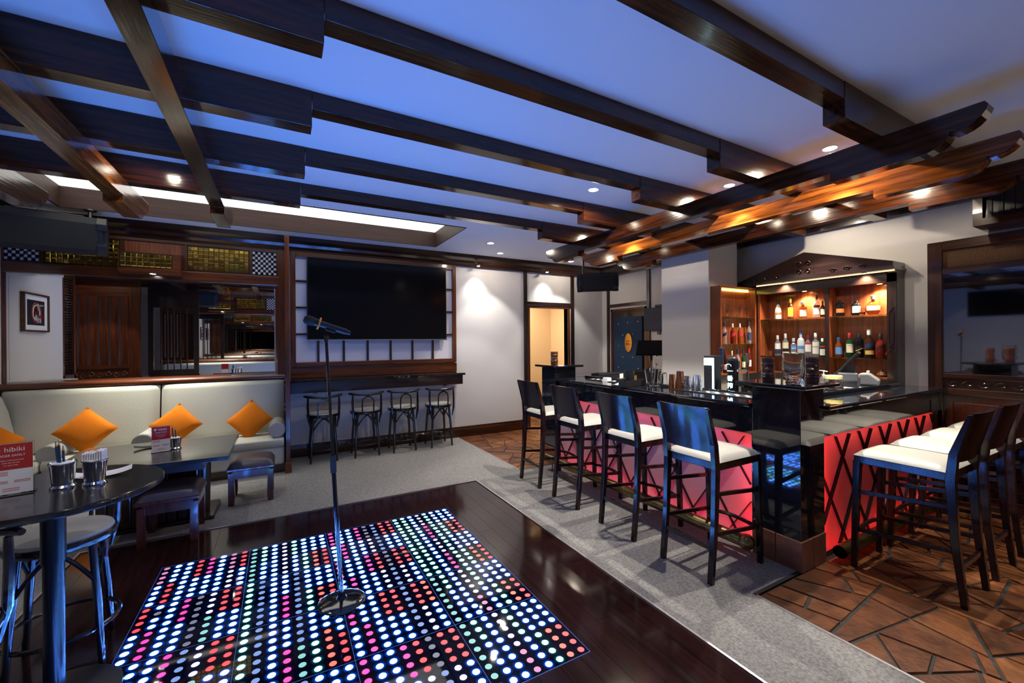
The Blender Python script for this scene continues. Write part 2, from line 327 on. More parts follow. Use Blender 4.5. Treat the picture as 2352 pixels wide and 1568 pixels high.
# ================================================================ ceiling beams
XB = [1.062, 1.772, 2.487, 3.22, 3.958]
for i, y in enumerate(XB):
    t = thing('ceiling_beam', ['dark glossy wooden ceiling beam nearest the camera, crossing above the bar corner', 'second dark wooden ceiling beam from the bar corner', 'middle one of the five parallel dark wooden ceiling beams', 'fourth dark wooden ceiling beam, second from the glowing light well', 'dark wooden ceiling beam next to the glowing light well'][i], 'beam', (0, y, ZC), group='ceiling beams over the dance floor')
    w = .105
    B('middle_section', 'beam_X', t, (.16, 2.6, .003, w-.003, -.095, 0), bev=.002)
    B('end_section', 'beam_X', t, (-4.0, .157, 0, w, -.193, 0), bev=.003); B('end_section', 'beam_X', t, (2.603, 5.17, 0, w, -.193, 0), bev=.003)
def arc(c, r, a0, a1, n): return [(c[0]+r[0]*math.cos(math.radians(a0+(a1-a0)*k/n)), c[1]+r[1]*math.sin(math.radians(a0+(a1-a0)*k/n))) for k in range(n+1)]
zt, zm, zh = 2.667, 2.54, 2.487
S = [(.66, zt)]+arc((.78, zt), (.135, .115), 190, 268, 6)+[(.768, 2.56)]+arc((.905, 2.577), (.125, .09), 185, 268, 6)+[(1.32, zh), (1.32, zm)]
prof = S+[(5.18-a, b) for a, b in S[::-1]]
BY = [(3.03, 3.122, 'wooden cross beam with scalloped ends, the one of three over the bar nearest the dance floor'), (3.63, 3.722, 'middle scalloped cross beam over the bar, orange lamp glow put into its wood colour'), (4.23, 4.322, 'scalloped wooden cross beam over the bar nearest the liquor cabinet'),
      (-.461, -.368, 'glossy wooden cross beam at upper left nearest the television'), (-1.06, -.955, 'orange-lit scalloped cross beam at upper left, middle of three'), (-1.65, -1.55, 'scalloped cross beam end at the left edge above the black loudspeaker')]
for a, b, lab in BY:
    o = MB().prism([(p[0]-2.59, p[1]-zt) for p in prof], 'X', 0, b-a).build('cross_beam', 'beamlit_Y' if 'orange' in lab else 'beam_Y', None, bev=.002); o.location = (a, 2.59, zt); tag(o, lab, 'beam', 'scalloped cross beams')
# ================================================================ downlights
def downlight(x, y, lab, watts=L_DOWN, size=82, tgt=None, col=(1,.93,.82), r=.042):
    t = thing('downlight', lab, 'downlight', (x, y, ZC), group='recessed ceiling downlights')
    MB().lathe([(r*1.22, 0), (r*1.22, -.004), (r, -.005), (r, 0)], n=20).build('rim', 'white_plastic', t)
    MB().lathe([(0, -.003), (r, -.003)], n=20).build('lamp', 'lamp_face', t)
    if watts:
        spot('downlight_beam', (x, y, ZC-.03), (tgt or (x, y, 0)), watts, size, .3, col, t, .014); spot('downlight_spill', (x, y, ZC-.012), (x, y, 0), watts*.25, 172, .25, (1,.85,.64), t, .03)
for x, y, lab in ((3.427, 1.492, 'round ceiling downlight above the near corner of the bar'), (3.457, 2.272, 'round ceiling downlight between the second and middle ceiling beams over the bar'),
                  (2.467, 2.916, 'round ceiling downlight over the carpet between the bar stools and dance floor'), (2.546, 5.171, 'round ceiling downlight right of the glowing light well'),
                  (2.964, 5.689, 'round ceiling downlight close to the far wall moulding'), (4.341, 5.73, 'round ceiling downlight under the scalloped beam tip by the small black loudspeaker')):
    downlight(x, y, lab, L_DOWN*(.35 if y > 5 else 1.))
for x, y, lab in ((3.95, 1.25, 'unseen ceiling downlight over the right-hand bar stools, put behind the cross beams'), (3.46, 3.6, 'ceiling downlight behind the beams above the far end of the bar'), (4.9, -.5, 'unseen ceiling downlight placed out of view near the hung speaker box'), (4.75, 2.27, 'ceiling downlight behind the cross beams in front of the liquor cabinet')): downlight(x, y, lab, L_DOWN*.8)
for x, y, lab in ((-.72, 1.6, 'ceiling downlight above the high round table, behind a beam'), (-2.75, 3.0, 'added unseen ceiling downlight brightening the slatted screen'), (-.75, 3.6, 'ceiling downlight above the low stools, hidden by a cross beam'), (.45, .3, 'unseen ceiling downlight above the camera position')): downlight(x, y, lab, L_DOWN*(.26 if y in (3.0, .3) else .15))  # unseen downlights for fill; the slatted screen one is added to brighten it
# ================================================================ LED dance floor
CO = {'W': ((.065,.24,1.), 1.), 'w': ((.60,.62,.90), .020), 'G': ((.10,.62,.60), .28), 'C': ((.20,.62,.60), .014), 'P': ((1.,.02,.42), .018), 'R': ((1.,.03,.05), .018),
      'O': ((1.,.13,.08), .019), 'g': ((.22,.24,.42), .008), 'L': ((.16,.32,.78), .0125), 'V': ((.80,.26,.62), .012)}
HALO = {'W': ((.0,.11,1.), 1.1), 'w': ((.02,.05,.5), .16), 'G': ((.0,.32,.45), .42), 'C': ((0,.08,.2), .10), 'P': ((.25,0,.25), .16), 'R': ((.3,0,.08), .14), 'O': ((.3,.0,.06), .14), 'g': ((0,.01,.10), .06), 'L': ((0,.03,.25), .12), 'V': ((.1,0,.15), .08)}  # blurred glow around each dot, put in as rings of fading emission
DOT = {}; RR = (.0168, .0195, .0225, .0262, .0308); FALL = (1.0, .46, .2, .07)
for k, (c, s) in CO.items():
    mat('dot_'+k, (.2,.2,.2), .3, emis=c, es=s*L_LED); h = HALO[k]; ms = ['dot_'+k]
    mb = MB(); n = 16
    def ring(r, z=.0006): return [(r*math.cos(2*PI*i/n), r*math.sin(2*PI*i/n), z) for i in range(n)]
    mb.add([(0,0,.0008)]+ring(RR[0], .0008), [(0, 1+i, 1+(i+1) % n) for i in range(n)])
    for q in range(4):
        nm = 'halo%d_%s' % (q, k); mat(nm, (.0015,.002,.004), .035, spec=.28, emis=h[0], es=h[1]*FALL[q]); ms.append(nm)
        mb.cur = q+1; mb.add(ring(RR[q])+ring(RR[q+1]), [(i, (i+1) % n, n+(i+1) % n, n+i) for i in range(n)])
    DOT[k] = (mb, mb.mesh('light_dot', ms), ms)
A = ['G8','G8','W8','w4P4','G8','W4G4','W4O4','W4R4']; A2 = ['C8','G3W5','W8','w5V3','G4W4','W4G4','W4O4','W4R4']
Bt = ['P4W4','W4P4','W8','P4W4','g4w4','L8','R4W4','R4W4']; B2 = ['P4W4','W4P4','W8','P4W4','R4w4','g4L4','R4w4','R4W4']; B3 = ['P4W4','W4P4','W8','R4W4','R4W4','L8','R4w4','O4W4']
C0 = ['C8','G4W4','W8','w8','G4W4','W4G4','W4O4','W4R4']; C1 = ['G8','L8','W8','W4P4','L8','W4G4','W4O4','W4R4']; C2 = ['G8','L8','W8','W4P4','L4C4','W4G4','W3O5','W4R4']
D0 = ['V4W4','W4R4','W8','R4W4','P4W4','W8','V4w4','R4W4']; D1 = ['R4W4','W1g1W2P4','W8','P4W4','g8','w4C4','R4W4','R4W4']; D2t = ['R4W4','W4P4','W8','P4W4','L8','w4C4','R4W4','R4W4']
TIL = [[D0, C0, Bt, A], [D1, C1, B2, A], [D2t, C2, B3, A2], [['R4W4','W4P4','W8','W4P4','w8','W8','W8','W8'], C1, B2, A2]]
def exp_(s):
    o = ''
    for i in range(0, len(s), 2): o += s[i]*int(s[i+1])
    return o
lf = thing('led_dance_floor', 'square black glass dance floor with rows of glowing coloured light dots', 'dance floor', (.30, 2.585, 0))
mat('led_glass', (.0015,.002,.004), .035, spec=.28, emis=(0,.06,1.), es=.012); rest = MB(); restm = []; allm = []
for k in CO: allm += DOT[k][2]
ks = list(CO); tm = MB(); tm.box(-.2488, .2488, -.2488, .2488, -.02, .0); tmesh = tm.mesh('floor_tile', 'led_glass')
dots = []
for r in range(4):
    for c in range(4):
        tl = link('floor_tile', tmesh, lf); tl.location = (-.75+.5*c, .75-.5*r, 0)
        for i in range(8):
            col = exp_(TIL[r][c][i])
            for j in range(8):
                dots.append((r, tl, -.21875+.0625*i, .21875-.0625*j, col[j], -.75+.5*c, .75-.5*r))
dots.sort(key=lambda d: (d[6]+d[3])+abs(d[5]+d[2]-.1)*.3)
vis = [d for d in dots if True]
for q, (r, tl, x, y, k, ox, oy) in enumerate(vis):
    if q < 300:
        o = link('light_dot', DOT[k][1], tl); o.location = (x, y, 0)
    else:
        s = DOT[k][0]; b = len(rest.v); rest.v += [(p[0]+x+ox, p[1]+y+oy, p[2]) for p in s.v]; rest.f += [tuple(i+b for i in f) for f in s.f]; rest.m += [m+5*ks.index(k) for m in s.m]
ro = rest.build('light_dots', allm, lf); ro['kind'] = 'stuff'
fr = MB(); e = .0045
for x in (-1, -.5, 0, .5, 1): fr.box(x-.0012, x+.0012, -1, 1, -.02, .0006)
for y in (-1, -.5, 0, .5, 1): fr.box(-1, 1, y-.0012, y+.0012, -.02, .0006)
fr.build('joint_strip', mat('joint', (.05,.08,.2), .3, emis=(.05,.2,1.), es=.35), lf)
# ================================================================ television wall
t = thing('shoji_panel', 'wood-framed lattice wall panel with pale panes behind the big television', 'wall panel', (0, YN, 0))
X0, X1, Z0, Z1 = .118, 2.40, 1.185, 2.70
for b, m in (((X0, X0+.06, -.05, 0, Z0, Z1), 'mah_Z'), ((X1-.06, X1, -.05, 0, Z0, Z1), 'mah_Z'), ((X0+.06, X1-.06, -.05, 0, Z1-.085, Z1), 'mah_X'), ((X0+.06, X1-.06, -.05, 0, Z0, Z0+.06), 'mah_X')): B('frame_board', m, t, b, bev=.006)
vx = [X0+.06, .442, .760, 1.074, 1.392, 1.710, 2.023, X1-.06]; hz = [Z0+.06, 1.614, 1.963, 2.31, Z1-.085]
for x in vx[1:-1]: B('mullion', 'dark_Z', t, (x-.014, x+.014, -.04, -.012, hz[0], hz[-1]))
for z in hz[1:-1]: B('mullion', 'dark_X', t, (vx[0], vx[-1], -.037, -.012, z-.012, z+.012))
for a, b in zip(vx, vx[1:]):
    for c, d in zip(hz, hz[1:]): B('pane', 'shoji', t, (a, b, -.012, -.001, c, d))
B('lower_board', 'mah_X', t, (X0, X1+.01, -.03, 0, 1.04, 1.175), bev=.004)
t = thing('television', 'large flat black television mounted on the lattice wall panel', 'television', (1.26, YN, 1.53))
w = .955
B('casing', 'plastic_black', t, (-w, w, -.115, -.05, 0, 1.10), bev=.006); B('screen', 'screen', t, (-w+.012, w-.012, -.118, -.114, .022, 1.088)); B('bottom_trim', 'steel', t, (-w, w, -.121, -.112, 0, .014))
t = thing('wall_counter', 'long black glossy wall counter under the television', 'counter', (0, YN, 0))
def led(xx): return -.305-.012*math.sin((xx-.1)*2.2)
pts = [(.098+(2.43-.098)*i/24) for i in range(25)]
MB().prism([(x, led(x)-.03) for x in pts]+[(2.43, 0), (.098, 0)], 'Z', 1.005, 1.035).build('top', 'granite', t)
MB().prism([(min(x, 2.40), led(x)) for x in pts]+[(2.40, 0), (.098, 0)], 'Z', .868, 1.005).build('apron', 'black_X', t)
B('bracket', 'metal_dark', t, (.36, .41, -.27, -.03, .85, .868)); B('bracket', 'metal_dark', t, (2.12, 2.16, -.27, -.03, .85, .868))
tag(B('wall_socket', 'white_plastic', None, (1.60, 1.68, YN-.008, YN, .42, .5), bev=.003), 'small white wall socket low on the wall behind the bentwood stools', 'socket')
for x, lab in ((2.745, 'small spotlight in the moulding over the white wall right of the television'), (4.05, 'small spotlight in the moulding above the open doorway')):
    t = thing('wall_washer', lab, 'spotlight', (x, YN-.13, 2.70), group='moulding spotlights')
    MB().lathe([(.03, .01), (.03, -.006), (.022, -.008), (.022, .0)], n=16).build('rim', 'steel', t); MB().lathe([(0, -.004), (.022, -.004)], n=14).build('lamp', 'lamp_face', t)
    spot('wash_beam', (x, YN-.15, 2.685), (x, YN-.12, 0), L_WASH, 88, 1., (1,.95,.86), t, .02)
# ================================================================ mirror bay (north) and its twin (south)
def bay(yw, s, main):
    """panelled bay whose wall face is yw; the room lies on side -s of it (s=+1: north wall)"""
    def bx(x0, x1, d0, d1, z0, z1):
        a, b = sorted((-s*d0, -s*d1)); return (x0, x1, a, b, z0, z1)
    sfx = 'below the loudspeaker' if main else 'seen only in reflection behind the camera'
    t = thing('mirror_panelling', 'mahogany wall panelling with gold tile friezes and a wide mirror above the sofa' if main else 'mahogany wall panelling with mirror behind the camera, seen only in the sofa mirror', 'wall panelling', (0, yw, 0))
    B('header_board', 'mah_X', t, bx(-2.43, .0, 0, .05, 2.235, 2.345), bev=.006)
    B('frieze_board', 'mah_X', t, bx(-2.43, .0, 0, .02, 2.345, 2.70))
    for x in ((-2.43, -2.415), (-.035, .048)): B('stile', 'mah_Z', t, bx(x[0], x[1], 0, .045, 1.1, 2.70))
    for x in (-2.155, -1.53, -.96, -.315): B('stile', 'mah_Z', t, bx(x-.012, x+.012, 0, .032, 2.345, 2.66))
    B('top_board', 'mah_X', t, bx(-2.43, .048, 0, .04, 2.655, 2.72), bev=.004)
    rail = [(0, 1.045), (.10, 1.045), (.125, 1.055), (.132, 1.075), (.125, 1.095), (.10, 1.11), (0, 1.115)]
    MB().prism([(-s*a, b) for a, b in rail], 'X', -2.43, .048).build('rail', 'mah_X', t, True)
    B('lower_board', 'mah_X', t, bx(-2.43, .048, 0, .02, 0, 1.045))
    m = B('mirror', 'mirror', t, bx(-2.415, -.035, .015, .022, 1.112, 2.236))
    be = MB(); f = .022; x0, x1, z0, z1, e = -2.415, -.035, 1.112, 2.236, .03
    def P(x, d, z): return (x, -s*d, z)
    be.add([P(x0, .022, z0), P(x1, .022, z0), P(x1, .022, z1), P(x0, .022, z1), P(x0+e, .0245, z0+e), P(x1-e, .0245, z0+e), P(x1-e, .0245, z1-e), P(x0+e, .0245, z1-e)], [(0,1,5,4), (1,2,6,5), (2,3,7,6), (3,0,4,7)])
    be.build('mirror_bevel', 'mirror', m)
    # tile friezes
    def tiles(x0, x1, z0, z1, nx, nz, kind, dep):
        g = .003; wx, wz = (x1-x0)/nx, (z1-z0)/nz
        fb = B('tile_backing', 'satin_black', t, bx(x0-.006, x1+.006, dep, dep+.004, z0-.006, z1+.006))
        a, b, c = wx/2-g/2, wz/2-g/2, .006
        def tm_(mb, cx, cz, tx=0, tz=0):
            o = [(-a,-b), (a,-b), (a,b), (-a,b)]; i = [(-a+c,-b+c), (a-c,-b+c), (a-c,b-c), (-a+c,b-c)]; k = len(mb.v)
            return mb.add([P(cx+p, dep+.004, cz+q) for p, q in o]+[P(cx+p, dep+.010+tx*p+tz*q, cz+q) for p, q in i], [(4,5,6,7)]+[(j, (j+1) % 4, 4+(j+1) % 4, 4+j) for j in range(4)])
        rg = random.Random(nx*7+nz)
        if kind == 'gold' and main:
            me = [tm_(MB(), 0, 0, rg.gauss(0, .03), rg.gauss(0, .03)).mesh('tile', 'gold_mirror') for _ in range(6)]
            for i in range(nx):
                for j in range(nz):
                    o = link('tile', rg.choice(me), fb); o.location = (x0+wx*(i+.5), 0, z0+wz*(j+.5))
        else:
            mb = MB()
            for i in range(nx):
                for j in range(nz): mb.cur = 0 if kind == 'gold' else 1+(i+j) % 2; tm_(mb, x0+wx*(i+.5), z0+wz*(j+.5), rg.gauss(0, .03), rg.gauss(0, .03))
            o = mb.build('tiles', ['gold_mirror', 'silver_tile', 'black_tile'], fb); o['kind'] = 'stuff'
    tiles(-2.418, -2.168, 2.362, 2.645, 9, 9, 'chk', .02); tiles(-.298, -.04, 2.362, 2.645, 9, 9, 'chk', .02)
    tiles(-2.125, -1.545, 2.352, 2.645, 13, 6, 'gold', .02); tiles(-.945, -.335, 2.366, 2.645, 12, 6, 'gold', .02)
    nb = MB(); nb.prism([(-s*.02, 2.345), (-s*.02, 2.53), (-s*.19, 2.50), (-s*.205, 2.49), (-s*.205, 2.29), (-s*.05, 2.275), (-s*.02, 2.30)], 'X', -1.515, -.985); n_ = nb.build('lamp_box', 'mah_X', t)
    B('panel', 'warm_Z', t, bx(-1.50, -1.0, .02, .024, 2.53, 2.65)); tiles(-1.495, -1.06, 2.345, 2.485, 9, 3, 'gold', .205)
    t2 = thing('niche_downlight', 'small bright downlight under the gold-tiled box over the sofa' if main else 'small downlight of the panelling behind the camera, seen in the sofa mirror', 'downlight', (-1.235, yw-s*.15, 2.283))
    MB().lathe([(.032, .006), (.032, -.004), (.026, -.005), (.026, .004)], n=16).build('rim', 'steel', t2); MB().lathe([(0, -.002), (.026, -.002)], n=14).build('lamp', 'lamp_face', t2)
    spot('niche_beam', (-1.235, yw-s*.225, 2.262), (-1.18, yw-s*.12, .75), L_BAY*4.5, 78, 1., (1,.97,.86), t2, .03)
bay(YN-.005, 1, True); bay(-.22, -1, False)
t = thing('partition_post', 'tall dark wooden partition end post between the sofa and wall counter', 'post', (.072, 5.82, 0))
B('panel', 'dark_Z', t, (-.02, .02, -.33, .33, 0, 2.72)); B('front_post', 'mah_Z', t, (-.024, .024, -.345, -.30, 0, 2.74), bev=.004); B('base_block', 'mah_Z', t, (-.035, .035, -.375, -.29, 0, .13), bev=.008)
for z in (.72, .78, 1.0, 1.06): B('moulding', 'mah_Z', t, (-.036, -.016, -.35, -.28, z, z+.022), bev=.004)
# west wall picture, light and screens (seen in the mirror)
t = thing('framed_picture', 'framed red, black and white abstract picture on the pale wall, reflected in the sofa mirror', 'picture', (-2.43, 5.52, 1.86))
B('mat_board', 'paper', t, (.0, .02, -.26, .26, -.2, .2))
B('frame_board', 'mah_Y', t, (0, .035, -.28, .28, .195, .215), (0, .035, -.28, .28, -.215, -.195), (0, .035, -.28, -.26, -.2, .2), (0, .035, .26, .28, -.2, .2))
rg = random.Random(11); MB().box(.02, .022, -.19, .19, -.14, .14).build('print', 'satin_black', t); mb = MB()
for k in range(16):
    y, z = rg.uniform(-.12, .12), rg.uniform(-.09, .09); a = rg.uniform(0, 3); l = rg.uniform(.03, .09); mb.cur = k % 2
    mb.bar((.023, y-l*math.cos(a)/2, z-l*math.sin(a)/2), (.023, y+l*math.cos(a)/2, z+l*math.sin(a)/2), .002, rg.uniform(.01, .035), up=(1,0,0))
for k in range(2): mb.cur = k; mb.tube([(.0225, .10*math.cos(u/16*2*PI)*(1-.25*k), .115*math.sin(u/16*2*PI)*(1-.25*k)) for u in range(16)], .006, 4, closed=True)
mb.build('brush_strokes', ['red_print', 'white_ink'], t)['kind'] = 'stuff'
t = thing('picture_spotlight', 'small ceiling spotlight over the framed picture, reflected in the sofa mirror', 'spotlight', (-2.2, 5.55, ZC))
MB().lathe([(.04, 0), (.04, -.006), (.03, -.006), (.03, 0)], n=16).build('rim', 'steel', t); spot('picture_beam', (-2.2, 5.55, ZC-.05), (-2.43, 5.55, 1.6), L_BAY*1.3, 62, .6, (1,.97,.92), t, .02)
t = thing('louvre_panel', 'narrow dark louvred shutter panel beside the pale wall, seen in the mirror', 'shutter', (-2.43, 4.62, 0))
B('frame_board', 'mah_Z', t, (-.06, .0, .13, .18, 1.0, 2.7), (-.06, .0, -.2, -.16, 1.0, 2.7), (-.06, .0, -.2, .18, 1.0, 1.1), (-.06, .0, -.2, .18, 2.6, 2.7)); B('lower_panel', 'mah_Z', t, (-.06, .0, -.2, .18, 0, 1.0))
for k in range(44): MB().bar((-.03, -.16, 1.12+k*.034), (-.03, .13, 1.12+k*.034), .04, .006, up=(.55, 0, 1)).build('slat', 'black_Y', t)
t = thing('slatted_screen', 'tall wooden screen with upright slats over a carved panel, seen in the mirror', 'screen', (0, 2.2, 0))
B('frame_board', 'mah_Z', t, (-3.5, -3.34, 0, .06, 0, 2.7), (-2.40, -2.24, 0, .06, 0, 2.7)); B('cross_rail', 'mah_X', t, (-3.34, -2.40, 0, .06, 2.36, 2.7), (-3.34, -2.40, 0, .06, 0, .86), (-3.34, -2.40, 0, .06, 1.06, 1.12))
for k in range(7): B('slat', 'mah_Z', t, (-3.33+k*.135, -3.22+k*.135, .0, .05, 1.12, 2.36))
cv = B('carved_panel', 'mah_X', t, (-3.34, -2.40, .0, .04, .86, 1.06)); mb = MB()
for k in range(8):
    cx = -3.24+k*.11; mb.tube([(cx+.04*math.cos(u*.6)*(1-u/14), .045, .96+.055*math.sin(u*.6)*(1-u/14)*(1 if k % 2 else -1)) for u in range(12)], .009, 5)
mb.build('carving', 'mah_X', cv, True)['kind'] = 'stuff'
t = thing('dark_glass_screen', 'black framed glazed screen with thin upright bars, seen in the mirror', 'screen', (0, 1.9, 0))
B('frame_board', 'black_Z', t, (-2.2, -2.12, 0, .05, 0, 2.75), (-1.50, -1.42, 0, .05, 0, 2.75), (-2.12, -1.50, 0, .05, 2.2, 2.75), (-2.12, -1.50, 0, .05, 0, 1.0))
for k in range(5): B('bar', 'black_Z', t, (-2.02+k*.1, -2.0+k*.1, .015, .035, 1.0, 2.2))
t = thing('television', 'wall television hung high at the left, seen only in the right-hand mirror', 'television', (-4.54, 3.15, 2.05)); B('casing', 'plastic_black', t, (-.05, 0, -.5, .5, .0, .62)); B('screen', 'screen', t, (0, .004, -.49, .49, .012, .61))
# ================================================================ banquette sofas and cushions
def cushion_mesh(w=.345, th=.125):
    mb = MB(); n = 12
    def top(sg):
        def f(u, v):
            a, b = 2*u-1, 2*v-1; e = (1-a*a)*(1-b*b); pin = 1-.10*((1-a*a)+(1-b*b))*.5*(abs(a)**2+abs(b)**2)*.9
            return (a*w/2*pin, sg*th/2*(max(e, 0)**.42), b*w/2*pin)
        return f
    mb.grid(top(1), n, n); mb.grid(top(-1), n, n); return mb
t = thing('banquette_sofa', 'long cream leather banquette with roll bolsters under the mirror panelling', 'sofa', (-1.2, 5.8, 0))
B('plinth', 'dark_X', t, (-.75, 1.235, -.26, .30, 0, .10)); pass
B('base', 'leather_cream', t, (-.75, 1.235, -.285, .30, .10, .31), bev=.02)
def seat_m(x0, x1):
    pr = [(.22, .31), (-.30, .31), (-.325, .33), (-.335, .36), (-.33, .395), (-.30, .415), (-.2, .425), (.22, .42)]
    return MB().prism(pr, 'X', x0, x1)
seat_m(-.745, 1.23).build('seat_cushion', 'leather_cream', t, True, bev=.008)
def back_m(x0, x1):
    pr = [(.30, .40), (.065, .42), (.055, .45), (.085, .62), (.12, .80), (.15, .94), (.165, 1.0), (.185, 1.03), (.22, 1.043), (.30, 1.043)]
    mb = MB(); n = 18
    def f(u, v):
        k = u*(len(pr)-1); i = min(int(k), len(pr)-2); q = k-i; a = pr[i][0]*(1-q)+pr[i+1][0]*q; z = pr[i][1]*(1-q)+pr[i+1][1]*q
        ed = 1-(abs(2*v-1))**10; return (x0+(x1-x0)*v, .30+(a-.30)*(.55+.45*ed), z)
    return mb.grid(f, 30, 30)
back_m(.030, 1.235).build('backrest', 'leather_cream', t, True); back_m(-1.2, .018).build('backrest', 'leather_cream', t, True)
def bolster(x, y0, y1, z=.505, r=.085, p=None):
    b = MB().tube([(x, y0, z), (x, y0+.012, z), (x, y1, z)], [r*.93, r, r], 24).build('bolster', 'leather_white', p, True)
    MB().tube([(x+r*.96*math.cos(2*PI*i/40), y0+.008, z+r*.96*math.sin(2*PI*i/40)) for i in range(40)], .005, 5, closed=True).build('piping', 'leather_white', b, True)
bolster(1.16, -.31, .12, p=t); bolster(-.03, -.28, .12, .50, p=t); bolster(-.70, -.30, .12, .47, p=t)
t = thing('banquette_sofa', 'cream leather corner banquette along the left wall at the picture edge', 'sofa', (-2.2, 5.4, 0))
B('base', 'leather_cream', t, (-.2, .24, -.6, .44, .1, .31), bev=.02); B('seat_cushion', 'leather_cream', t, (-.15, .25, -.6, .44, .31, .425), bev=.03)
pr = [(-.2, .40), (-.03, .40), (-.06, .62), (-.10, .85), (-.14, .98), (-.165, 1.03), (-.2, 1.04)]
MB().prism(pr, 'Y', -.6, .50).build('backrest', 'leather_cream', t, True, bev=.012)
B('plinth', 'dark_X', t, (-.2, .22, -.6, .44, 0, .1))
t = thing('banquette_sofa', 'cream leather banquette behind the camera, seen only in the sofa mirror', 'sofa', (-1.2, .25, 0))
B('base', 'leather_cream', t, (-.75, 1.1, -.285, .26, .0, .31), bev=.02); B('seat_cushion', 'leather_cream', t, (-.75, 1.1, -.30, .28, .31, .425), bev=.03); B('backrest', 'leather_cream', t, (-1.15, 1.1, -.30, -.16, .425, 1.04), bev=.04)
cm = cushion_mesh().mesh('cushion', 'orange_cloth', True, 70)
for (x, y, z, rx, ry, rz, lab) in ((-1.71, 5.735, .635, -21, 45, 8, 'orange diamond cushion left of the sofa seam behind the menu card'), (-.995, 5.735, .62, -23, 47, -6, 'orange cushion just right of the sofa seam behind the blue pencils'), (-.315, 5.735, .605, -22, 45, -10, 'orange cushion beside the right-hand bolster of the sofa'), (-2.28, 5.6, .60, -20, 45, 60, 'orange cushion cut off at the left picture edge')):
    o = link('cushion', cm); o.location = (x, y, z); o.rotation_euler = (Matrix.Rotation(math.radians(rz), 3, 'Z') @ Matrix.Rotation(math.radians(rx), 3, 'X') @ Matrix.Rotation(math.radians(ry), 3, 'Y')).to_euler(); tag(o, lab, 'cushion', 'orange cushions on the sofa')
# ================================================================ tables, ottomans
t = thing('lounge_table', 'low rectangular black table in front of the sofa', 'table', (-.90, 4.40, 0))
B('top', 'table_black', t, (-.54, .54, -.45, .45, .585, .62), bev=.004); B('apron', 'black_X', t, (-.42, .36, -.3, .3, .50, .585))
for k in range(9): B('pedestal_panel', 'dark_Z', t, (-.36+k*.072, -.292+k*.072, -.02, .36, .03, .50), bev=.01)
MB().lathe([(.0, .04), (.05, .04), (.06, .5), (0, .5)], (.30, .12, 0), 16).build('column', 'black_Z', t, True); B('foot', 'black_X', t, (-.42, .40, -.05, .40, 0, .035), bev=.012)
def ottoman(lab, x, y):
    t = thing('ottoman_stool', lab, 'stool', (x, y, 0), group='low wooden stools with dark leather tops')
    h = .18
    for sx in (-1, 1):
        for sy in (-1, 1):
            MB().add([(sx*h-.0*sx, sy*h, 0), (sx*(h-.045), sy*h, 0), (sx*(h-.045), sy*(h-.045), 0), (sx*h, sy*(h-.045), 0), (sx*h, sy*h, .07), (sx*(h-.052), sy*h, .07), (sx*(h-.052), sy*(h-.052), .07), (sx*h, sy*(h-.052), .07),
                      (sx*h, sy*h, .30), (sx*(h-.045), sy*h, .30), (sx*(h-.045), sy*(h-.045), .30), (sx*h, sy*(h-.045), .30)], [(0,1,2,3), (0,1,5,4), (1,2,6,5), (2,3,7,6), (3,0,4,7), (4,5,9,8), (5,6,10,9), (6,7,11,10), (7,4,8,11), (8,9,10,11)]).build('leg', 'ottoman_wood', t)
    for a in range(4):
        r = Matrix.Rotation(a*PI/2, 4, 'Z'); mb = MB().box(-h+.03, h-.03, -h+.004, -h+.03, .245, .315); mb.box(-h+.05, h-.05, -h+.0015, -h+.006, .262, .30); mb.v = [tuple(r @ Vector(p)) for p in mb.v]; mb.build('apron', 'ottoman_wood', t)
    B('seat_frame', 'ottoman_wood', t, (-h-.012, h+.012, -h-.012, h+.012, .315, .345), bev=.008)
    def f(u, v):
        a, b = 2*u-1, 2*v-1; return (a*(h+.008), b*(h+.008), .345+.062*(max(0, (1-a**6)*(1-b**6)))**.5+.012*(1-a*a)*(1-b*b))
    MB().grid(f, 16, 16).build('seat_pad', 'leather_brown', t, True, sharp=80)
ottoman('low wooden stool with brown leather pad nearest the dance floor', -.74, 4.145); ottoman('low wooden stool with brown leather pad nearest the partition post', -.247, 4.785)
t = thing('bistro_table', 'high round black table on a blue-lit steel pole at the lower left', 'table', (-.83, 2.445, 0))
MB().lathe([(0, .868), (.34, .868), (.357, .878), (.357, .893), (.352, .90), (0, .90)], n=110).build('top', 'table_black', t, True)
mat('pole_black', (.006,.006,.008), .24); MB().lathe([(.033, .03), (.033, .62), (0, .62)], n=28).build('pole', 'pole_black', t, True); MB().lathe([(.038, .60), (.038, .868), (0, .868)], n=28).build('pole_sleeve', 'pole_black', t, True)
MB().lathe([(.21, 0), (.21, .012), (.17, .022), (.06, .035), (.036, .045), (0, .045)], n=36).build('base', 'plastic_black', t, True)
